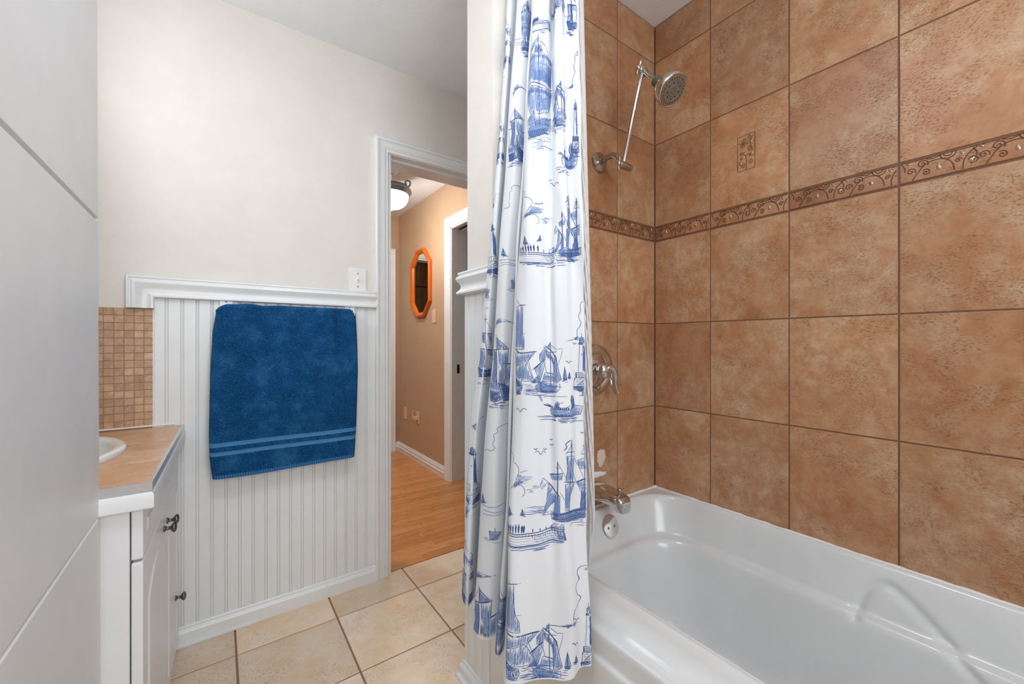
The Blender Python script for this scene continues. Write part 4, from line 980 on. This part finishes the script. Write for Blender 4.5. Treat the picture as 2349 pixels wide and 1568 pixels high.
def lighthouse(T):
    T.line([(.55, .94), (.55, 1.0)], .0009, 2); fill(T, [(.38, .89), (.42, .925), (.55, .945), (.68, .925), (.73, .89)], 85, 2)
    T.poly([(.40, .84), (.40, .89), (.72, .89), (.72, .84)], .0011, 2); T.hatch([(.40, .84), (.40, .89), (.72, .89), (.72, .84)], 90, .0022, .0012, 2)
    fill(T, [(.33, .82), (.32, .845), (.80, .845), (.78, .82)], 10, 3)
    T.line([(.40, .82), (.34, .60), (.26, .37)], .0010, 1); T.line([(.74, .82), (.76, .6), (.80, .37)], .0010, 1)
    T.hatch([(.60, .82), (.74, .82), (.76, .6), (.80, .37), (.60, .37), (.62, .6)], 89, .0009, .0011, 1); T.hatch([(.66, .82), (.74, .82), (.80, .37), (.68, .37)], 89, .0012, .0011, 2)
    T.line([(.5, .66), (.56, .66)], .0022, 2); T.line([(.8, .56), (.95, .55)], .0012, 2)
    T.poly([(.12, .37), (.95, .36), (.94, .29), (.12, .285)], .0012, 2)
    for k in range(6): T.line([(.18+.14*k, .355), (.17+.14*k, .29)], .0016, 2)
    T.poly([(.05, .285), (.98, .285), (1.0, .16), (.02, .15)], .0010, 1)
    for k in range(3): T.line([(.05, .255-.035*k), (.98, .252-.035*k)], .0008, 1)
    for k in range(9): T.line([(.08+.11*k, .28-.035*(k % 3)), (.08+.11*k, .25-.035*(k % 3))], .0008, 1)
    T.line([(.15, .15), (.9, .29)], .0012, 2); T.line([(.3, .14), (1.0, .27)], .0009, 2); T.hatch([(.55, .15), (1.0, .22), (1.0, .13)], 60, .0013, .0010, 1)
    fill(T, [(-.02, .15), (1.02, .14), (1.0, .09), (.5, .075), (.0, .10)], 8, 3)
    waves(T, .2, 1.1, .0, .09, 9, .0014)
def merchant(T):   # high-sterned ship seen from behind
    T.line([(.42, .25), (.42, 1.0)], .0018, 2); T.line([(.12, .78), (.85, .80)], .0018, 2); T.line([(.42, .97), (.12, .78)], .0009, 1); T.line([(.42, .97), (.85, .80)], .0009, 1)
    fill(T, [(.42, .97), (.45, .80), (.78, .81), (.62, .88)], 75, 2)
    fill(T, [(.18, .78), (.42, .785), (.46, .60), (.40, .30), (.16, .36), (.26, .55)], 68, 2); T.hatch([(.18, .78), (.42, .785), (.46, .60), (.40, .30), (.16, .36), (.26, .55)], 112, .003, .0010, 2)
    fill(T, [(.50, .79), (.82, .795), (.80, .62), (.74, .45), (.52, .58)], 86, 1)
    T.line([(.0, .66), (.30, .64)], .0011, 2); T.line([(.0, .66), (.06, .36)], .0009, 1); T.line([(.14, .66), (.10, .36)], .0009, 1)
    T.line([(.72, .28), (.72, .70)], .0016, 2); T.line([(.55, .60), (1.0, .58)], .0018, 2); fill(T, [(.58, .59), (.96, .575), (.92, .34), (.66, .30)], 80, 1)
    T.hatch([(.50, .56), (.58, .56), (.70, .26), (.46, .26)], 85, .0016, .0011, 2)
    fill(T, [(.0, .30), (.04, .36), (.30, .37), (.46, .30), (.52, .20), (.04, .20)], 85, 1)
    for k in range(5): T.poly([(.08+.075*k, .25), (.13+.075*k, .25), (.13+.075*k, .30), (.08+.075*k, .30)], .0009, 2)
    fill(T, [(.46, .32), (1.0, .24), (1.0, .07), (.60, .06), (.52, .2)], -8, 3); T.line([(.5, .24), (1.0, .16)], .0014, 2)
    fill(T, [(.03, .20), (.52, .20), (.56, .10), (.30, .05), (.06, .08)], 20, 3)
    waves(T, -.05, 1.0, -.04, .06, 10, .0012)
def brig(T):      # slender ship with two yards of sail
    T.line([(.50, .10), (.50, 1.0)], .0016, 2); T.line([(.3, .92), (.7, .92)], .0012, 2); T.line([(.15, .72), (1.0, .70)], .0016, 2); T.line([(.5, .92), (.15, .72)], .0009, 1); T.line([(.5, .92), (.95, .70)], .0009, 1)
    fill(T, [(.20, .715), (.46, .71), (.46, .56), (.28, .58)], 70, 2); T.line([(.55, .71), (.9, .50)], .0012, 2); fill(T, [(.62, .70), (.9, .70), (.92, .56), (.78, .60)], 100, 1)
    T.line([(.08, .48), (1.0, .46)], .0020, 2); fill(T, [(.12, .475), (.44, .47), (.42, .20), (.06, .20), (.16, .34)], 70, 2)
    T.poly([(.56, .46), (.98, .45), (1.0, .30), (.92, .18), (.58, .18)], .0011, 1); T.hatch([(.56, .46), (.98, .45), (1.0, .36), (.56, .38)], 40, .0018, .0009, 1)
    fill(T, [(.0, .20), (.5, .165), (1.0, .17), (.96, .07), (.1, .06)], 5, 3)
    for k in range(5): T.line([(.25+.12*k, .125), (.29+.12*k, .125)], .0020, 0)
    waves(T, -.1, 1.05, -.05, .06, 10, .0010)
def threemaster(T):
    for x, top in ((.26, .72), (.52, 1.0), (.88, .97)): T.line([(x, .06), (x, top)], .0018, 2)
    T.curve([(.50, .99), (.42, .94), (.44, .90), (.38, .86)], .0016, 2)
    for x, y, r in ((.52, .93, .06), (.52, .84, .10), (.88, .90, .06), (.88, .80, .10), (.26, .64, .03)): T.line([(x-r, y), (x+r, y)], .0014, 2)
    T.line([(.52, .93), (.42, .80)], .0008); T.line([(.52, .93), (.62, .80)], .0008); T.line([(.88, .90), (.78, .80)], .0008); T.line([(.88, .90), (.98, .80)], .0008)
    fill(T, [(.44, .79), (.60, .79), (.58, .62), (.60, .47), (.42, .47), (.46, .62)], 82, 2); T.line([(.38, .47), (.66, .46)], .0018, 2)
    fill(T, [(.42, .44), (.64, .45), (.54, .30), (.52, .12), (.42, .12)], 86, 2)
    fill(T, [(.70, .72), (.90, .76), (.90, .62), (.74, .62)], 75, 1); T.line([(.66, .45), (1.0, .52)], .0018, 2); fill(T, [(.70, .45), (1.0, .51), (.98, .35), (.74, .38)], 70, 1); T.hatch([(.80, .40), (.92, .40), (.96, .10), (.74, .10)], 80, .0013, .0010, 1); T.hatch([(.80, .40), (.92, .40), (.96, .10), (.74, .10)], 10, .0030, .0008, 1)
    T.line([(.08, .54), (.38, .58)], .0016, 2); fill(T, [(.10, .535), (.36, .575), (.34, .50), (.14, .48)], 60, 1)
    T.line([(.0, .40), (.22, .30), (.34, .22)], .0018, 2) if False else None
    T.line([(.06, .44), (.30, .29)], .0020, 2); fill(T, [(.07, .43), (.28, .29), (-.04, .06), (-.10, .05), (.02, .20)], 62, 1); T.poly([(.28, .27), (-.08, .05), (.22, .06)], .0010, 1); fill(T, [(.22, .30), (.30, .30), (.30, .06), (.18, .06)], 86, 2)
    fill(T, [(-.06, .50), (-.14, .42), (-.10, .36), (.02, .42), (.06, .44)], 50, 0)
    T.line([(.26, .70), (.50, .45)], .0009, 1); T.line([(.60, .78), (.86, .50)], .0010, 1); T.line([(.56, .62), (.80, .30)], .0010, 1); T.line([(.30, .35), (.5, .15)], .0009)
    fill(T, [(.12, .07), (.30, .09), (1.05, .15), (1.05, .03), (.5, -.01), (.14, .0)], 6, 3); T.line([(.3, .06), (1.03, .10)], .0011, 0)
    for k in range(10): T.line([(-.30+.1*k, .08+.012*(k % 3)), (-.22+.1*k, .08+.012*(k % 3))], .0013, 3)
    waves(T, .5, 1.05, -.08, .0, 7, .0010); waves(T, -.5, .2, .06, .16, 9, .0012)
def pier(T):
    T.curve([(0, .62), (.25, .50), (.5, .52), (.8, .62), (1.0, .58)], .0016, 2); T.curve([(0, .50), (.25, .40), (.5, .42), (.8, .52), (1.0, .48)], .0014, 2)
    T.curve([(0, .10), (.25, .0), (.5, .02), (.8, .12), (.98, .10)], .0020, 2); T.line([(.96, .58), (1.02, .12)], .0016, 2)
    for k in range(24): x = .01+k*.04; T.line([(x, .57-.1*math.sin(x*3)), (x, .47-.1*math.sin(x*3))], .0008, 2)
    for k in range(3): T.line([(.5, .34-.1*k), (.7, .38-.1*k), (.97, .42-.1*k)], .0008, 1); T.line([(.0, .38-.11*k), (.3, .29-.11*k), (.5, .32-.11*k)], .0007, 3)
    for k in range(16): x = .5+.03*k; T.line([(x, .42-.1*(k % 3)), (x, .32-.1*(k % 3))], .0008, 1)
    fill(T, [(.78, .66), (.84, .80), (.98, .80), (.98, .52), (.80, .52)], 85, 1); T.hatch([(.88, .5), (1.0, .5), (1.02, .12), (.9, .12)], 70, .0014, .0010, 1)
    for k in range(9): x = .03+.045*k+random.uniform(-.01, .01); T.line([(x, .60-.06*(x > .15)), (x+.005, .86+random.uniform(-.04, .06))], .0034, 2); T.line([(x-.015, .76), (x+.018, .80)], .0014, 2)
    for k in range(4): x = .50+.10*k; T.line([(x, .56), (x, .70)], .0020, 1)
    T.hatch([(0, .08), (.3, -.02), (.8, .1), (1.0, .08), (.9, -.16), (.5, -.22), (.1, -.14)], 4, .0022, .0014, 1, .8)
def rowboat(T):
    fill(T, [(.06, .42), (.12, .54), (.20, .42), (.62, .40), (.74, .58), (.98, .52), (.92, .22), (.66, .14), (.2, .14), (.08, .24)], 18, 2); T.hatch([(.08, .24), (.92, .24), (.66, .14), (.2, .14)], 5, .0010, .0012, 2)
    fill(T, [(.60, .40), (.66, .60), (.62, .75), (.64, .92), (.68, 1.0), (.73, .92), (.76, .75), (.78, .50)], 80, 3)
    fill(T, [(.18, .40), (.20, .56), (.22, .68), (.27, .74), (.31, .66), (.30, .55), (.36, .44)], 75, 3); T.line([(.30, .66), (.44, .70)], .0012, 1); T.line([(.62, .60), (.50, .50), (.42, .44)], .0014, 1)
    for k in range(5): T.line([(.34+.05*k, .40), (.36+.05*k, .50)], .0028, 2)
    T.line([(-.16, .62), (.10, .50)], .0024, 2); T.line([(-.06, .64), (.12, .52)], .0020, 2)
    T.line([(-.35, .14), (.05, .15)], .0011, 2); waves(T, -.3, 1.0, -.10, .14, 9, .0013)
def smallsail(T):
    T.line([(.45, .1), (.45, 1.0)], .0010, 2); fill(T, [(.42, .95), (.05, .2), (.40, .15)], 80, 2); fill(T, [(.50, .80), (.85, .22), (.50, .18)], 80, 1); fill(T, [(.0, .16), (.95, .16), (.8, .02), (.15, .02)], 0, 3); waves(T, -.4, 1.3, -.2, .1, 4, .0010)
def cloud(T):
    T.curve([(.0, .98), (.10, 1.0), (.22, .94), (.25, .80), (.24, .74), (.36, .70), (.46, .58), (.45, .46), (.38, .36), (.30, .22), (.18, .10), (.02, .02)], .0009, 2)
    T.hatch([(.44, .50), (.85, .56), (.80, .48), (.46, .46)], 4, .0022, .0010, 1, .6); T.hatch([(.42, .42), (.90, .34), (.80, .22), (.30, .08), (.12, .06), (.34, .30)], 6, .0017, .0011, 3, .5); T.hatch([(.20, .12), (.44, .30), (.60, .22), (.26, .05)], 50, .0013, .0010, 1, .3)
    T.curve([(.20, .04), (.42, .14), (.58, .08), (.62, -.08), (.54, -.18)], .0009, 2); waves(T, .6, 1.2, -.1, .1, 6, .0010)
def skyline(T):   # thin outline of a far cloud with a bar of shade
    T.curve([(1.0, 1.0), (.78, .97), (.72, .88), (.75, .76), (.66, .66), (.70, .55), (.78, .46), (.70, .36), (.60, .30), (.58, .14)], .0009, 2)
    T.hatch([(.82, .90), (1.05, 1.12), (1.05, .92)], 10, .0018, .0010, 1, .4)
    T.hatch([(.30, .07), (.60, .14), (.72, .12), (.74, .06), (.5, .05)], 3, .0014, .0012, 1, .4); T.line([(.0, .02), (.28, .05), (.70, .10)], .0011, 2)
def lobe(T):
    T.curve([(1.0, 1.0), (.75, .97), (.60, .88), (.62, .76), (.50, .66), (.52, .5), (.46, .34), (.52, .18), (.38, .10), (.2, .12), (.05, .0)], .0009, 2)
def tuft(T):
    T.curve([(1.0, 1.0), (.7, .98), (.55, .8), (.58, .62), (.50, .5)], .0009, 2); T.hatch([(.0, .30), (.5, .75), (.55, .2), (.45, .0)], 12, .0016, .0010, 1, .5)
def mistline(T):
    T.line([(0, .9), (.5, .86), (1, .9)], .0009, 2); T.line([(.05, .5), (.6, .45), (.95, .3)], .0009, 1); T.line([(.0, .1), (.4, .2), (1, .1)], .0009, 1)
def shade(T):
    T.curve([(.0, .2), (.12, .62), (.4, .78), (1.0, .40)], .0009, 1); T.hatch([(.0, .0), (.14, .60), (.4, .78), (1.0, .46), (.6, .50), (.25, .35), (.06, .0)], 15, .0015, .0010, 1, .3)
def boatbit(T):
    fill(T, [(.0, .9), (.5, .95), (1.0, .8), (.7, .25), (.1, .15)], 30, 2); T.line([(.5, .9), (.5, 1.3)], .0012, 2); waves(T, -.6, 1.6, -.2, .25, 6, .0010)
Z1, Z2, Z3, ZP = (1, 3), (4, 6), (8, 9), (11, 18)
for fn, zone, box in (
    # wide front panel and the two pleats that open into it
    (pier, ZP, (1222, 45, 1262, 78)), (smack, ZP, (1270, -30, 1300, 40)), (brig, ZP, (1299, -60, 1324, 76)), (galleon, ZP, (1212, 96, 1266, 325)),
    (smack, ZP, (1268, 202, 1302, 302)), (lighthouse, ZP, (1312, 228, 1328, 362)), (skyline, ZP, (1296, 120, 1325, 200)), (rowboat, ZP, (1286, 322, 1326, 392)),
    (cloud, ZP, (1198, 440, 1262, 508)), (threemaster, ZP, (1276, 448, 1330, 588)), (pier, ZP, (1192, 563, 1312, 606)),
    (smallsail, ZP, (1200, 540, 1212, 560)), (smallsail, ZP, (1234, 538, 1243, 552)), (skyline, ZP, (1300, 690, 1342, 784)),
    (smack, ZP, (1221, 782, 1292, 904)), (smallsail, ZP, (1291, 840, 1302, 872)), (smallsail, ZP, (1303, 852, 1310, 868)), (lighthouse, ZP, (1316, 764, 1348, 908)),
    (rowboat, ZP, (1258, 904, 1338, 962)), (cloud, ZP, (1172, 1036, 1232, 1120)), (threemaster, ZP, (1252, 1004, 1352, 1190)), (pier, ZP, (1163, 1190, 1297, 1246)),
    (smallsail, ZP, (1194, 1166, 1204, 1182)), (smallsail, ZP, (1166, 1158, 1176, 1180)),
    (smack, ZP, (1213, 1432, 1294, 1562)), (smallsail, ZP, (1295, 1490, 1312, 1530)), (smallsail, ZP, (1318, 1502, 1326, 1520)), (lighthouse, ZP, (1334, 1384, 1362, 1545)),
    (skyline, ZP, (1252, 1296, 1352, 1436)),
    # narrow pleats at the left
    (brig, Z1, (1146, 30, 1170, 160)), (mistline, Z2, (1180, 90, 1206, 110)), (tuft, Z1, (1140, 175, 1158, 215)), (shade, Z2, (1176, 196, 1208, 222)), (brig, Z1, (1132, 255, 1156, 378)), (merchant, Z2, (1166, 255, 1208, 382)),
    (galleon, Z2, (1196, 5, 1226, 120)), (tuft, Z1, (1122, 448, 1148, 482)), (lobe, Z2, (1152, 430, 1196, 488)), (lighthouse, Z1, (1112, 506, 1142, 640)), (smallsail, Z2, (1150, 568, 1162, 586)), (mistline, Z2, (1146, 596, 1188, 612)),
    (boatbit, Z1, (1110, 660, 1124, 684)), (boatbit, Z2, (1172, 640, 1190, 664)), (brig, Z1, (1095, 720, 1129, 872)), (shade, Z2, (1136, 726, 1182, 752)), (merchant, Z2, (1122, 768, 1178, 928)),
    (tuft, Z1, (1080, 954, 1112, 986)), (lobe, Z2, (1112, 970, 1166, 1034)), (lighthouse, Z1, (1062, 1014, 1100, 1156)), (mistline, Z2, (1106, 1150, 1156, 1178)), (boatbit, Z1, (1066, 1160, 1082, 1184)), (boatbit, Z2, (1122, 1214, 1150, 1238)), (smallsail, Z2, (1102, 1130, 1114, 1152)),
    (brig, Z1, (1054, 1226, 1086, 1378)), (shade, Z2, (1086, 1300, 1140, 1330)), (merchant, Z2, (1082, 1334, 1142, 1500)), (galleon, Z3, (1126, 1330, 1166, 1516))):
    T = Toile(box, zone)
    if T.w > .004 and T.h > .004: fn(T)
# the tall ship cut by the fold at the left of the panel, twice
def halfship(T):
    fill(T, [(.05, .93), (.42, .95), (.40, .75), (.42, .62), (.50, .55), (.50, .44), (-.05, .44), (.0, .7)], 87, 2); T.line([(.0, 1.02), (.25, .95), (.60, .95)], .0012, 2); T.line([(.42, .95), (.40, .62), (.58, .62)], .0009, 1)
    fill(T, [(-.05, .40), (.35, .40), (1.0, .42), (.75, .33), (.30, .28), (-.05, .24)], 80, 1); T.curve([(-.05, .44), (.3, .40), (1.05, .42)], .0024, 2)
    fill(T, [(-.05, .24), (.50, .33), (.66, .28), (.90, .09), (.15, .09), (-.05, .12)], 84, 1); T.line([(.80, .36), (.15, .08)], .0010, 2); T.line([(.70, .32), (.92, .09)], .0009, 1)
    fill(T, [(-.05, .12), (.2, .08), (.38, .07), (.40, .02), (.30, -.05), (-.05, -.06)], 10, 3); 
    for k in range(4): T.line([(.02+.08*k, .03), (.02+.08*k, -.01)], .0012, 0)
    waves(T, .3, 1.6, -.06, .08, 12, .0011)
halfship(Toile((1185, 690, 1230, 892), ZP)); halfship(Toile((1164, 1320, 1236, 1545), ZP))
for x, y, r in ((1272, 421, 10), (1262, 413, 4), (1292, 392, 4), (1304, 830, 7), (1318, 788, 5), (1240, 1038, 12), (1250, 1030, 5), (1228, 1030, 5), (1266, 1020, 5), (1264, 1008, 4), (1318, 1476, 7), (1322, 1420, 6), (1335, 992, 4), (1117, 707, 4), (1196, 940, 12)):
    gull(Toile((x-r, y-r*.5, x+r, y+r*.5), ZP if x > 1150 else Z1))
curt = cu.build('shower_curtain', ['cloth', 'ink', 'inkd', 'inkl'], None, 'all', fixn=False)
tag(curt, 'white shower curtain printed with blue sailing ships and lighthouses, gathered by the partition', 'shower curtain')
# rod above the frame, with rings
rod = thing('curtain_rod', 'chrome shower curtain rod just above the top of the view', 'curtain rod', (.735, .30, 2.26))
b = MB(); b.tube([(0, YP-.30, 0), (0, -.86, 0)], .0125, 18); b.build('rod', 'chrome', rod, True)
b = MB(); b.lathe([(.034, -.001), (.034, .004), (.018, .012)], (0, -1, 0), (0, YP-.004-.30, 0), 28); b.build('end_flange', 'chrome', rod, True)
# clear liner hanging inside the tub edge
ln = MB(); rows = []; random.seed(5)
def atx(px, X): a = (px-CX)/FPX; return at(px, X/(ST+a*CT))
LT_ = [at(1262, 1.20), at(1285, 1.16), at(1300, 1.16), at(1316, 1.105), at(1324, 1.098), at(1333, 1.096), at(1340, 1.104), at(1337, 1.13)]
LM_ = [at(1262, 1.16), at(1288, 1.12), at(1310, 1.12), at(1332, 1.075), at(1342, 1.068), at(1350, 1.066), at(1357.5, 1.074), at(1354, 1.10)]
LW_ = [atx(1262, .80), atx(1288, .805), atx(1310, .815), atx(1332, .803), atx(1345, .803), atx(1356, .803), atx(1365, .810), atx(1361, .83)]
LB_ = [atx(1262, .81), atx(1280, .815), atx(1300, .82), atx(1320, .812), atx(1332, .814), atx(1342, .812), atx(1351, .818), atx(1347, .84)]
lv2 = [np.array(catmull(q, 14)) for q in (LT_, LM_, LW_, LB_)]; zl2 = [2.0, 1.12, .655, .50]
for j in range(180):
    z = fr(2.215, .38, j/179)
    if z > 1.12: k = 0
    elif z > .655: k = 1
    else: k = 2
    u = min(1, max(-.3, (zl2[k]-z)/(zl2[k]-zl2[k+1]))); xy = lv2[k]*(1-u)+lv2[k+1]*u
    t_ = np.linspace(0, 1, len(xy)); row = []
    for i, (x, y) in enumerate(xy):
        cr = .35+1.0*math.exp(-((z-1.20)/.35)**2); k_ = .0011*cr*(math.sin(t_[i]*60+z*60)+.8*math.sin(t_[i]*35-z*120)+.7*math.sin(z*210+t_[i]*25))
        row.append((x+k_, y+k_*.6, z))
    rows.append(row)
ln.grid(rows); lo = ln.build('shower_liner', 'liner', None, 'all', fixn=False); tag(lo, 'clear wrinkled vinyl liner hanging behind the printed curtain inside the tub', 'shower liner')
# unseen lamp fixtures: vanity bar, and a ceiling lamp added for light
vb = thing('vanity_light_bar', 'white bar with three glass shades above the vanity', 'wall light', (XL, 1.45, 2.02))
b = MB(); b.box((0, -.32, -.04), (.03, .32, .04), 0, .006); b.build('back_plate', 'nickel', vb)
for dy in (-.22, 0, .22):
    b = MB(); b.lathe([(.02, -.05), (.05, -.045), (.055, 0), (.045, .05), (.02, .055)], (0, 0, 1), (.085, dy, 0), 24); b.build('glass_shade', 'lampglass', vb, True)
bl = thing('ceiling_light', 'round white ceiling lamp added in the bathroom, behind the view', 'ceiling light', (.25, .45, H))
b = MB(); b.lathe([(0, 0), (.19, 0), (.195, -.018), (.18, -.024), (0, -.024)], (0, 0, 1), (0, 0, 0), 40); b.build('base_ring', 'white', bl, True)
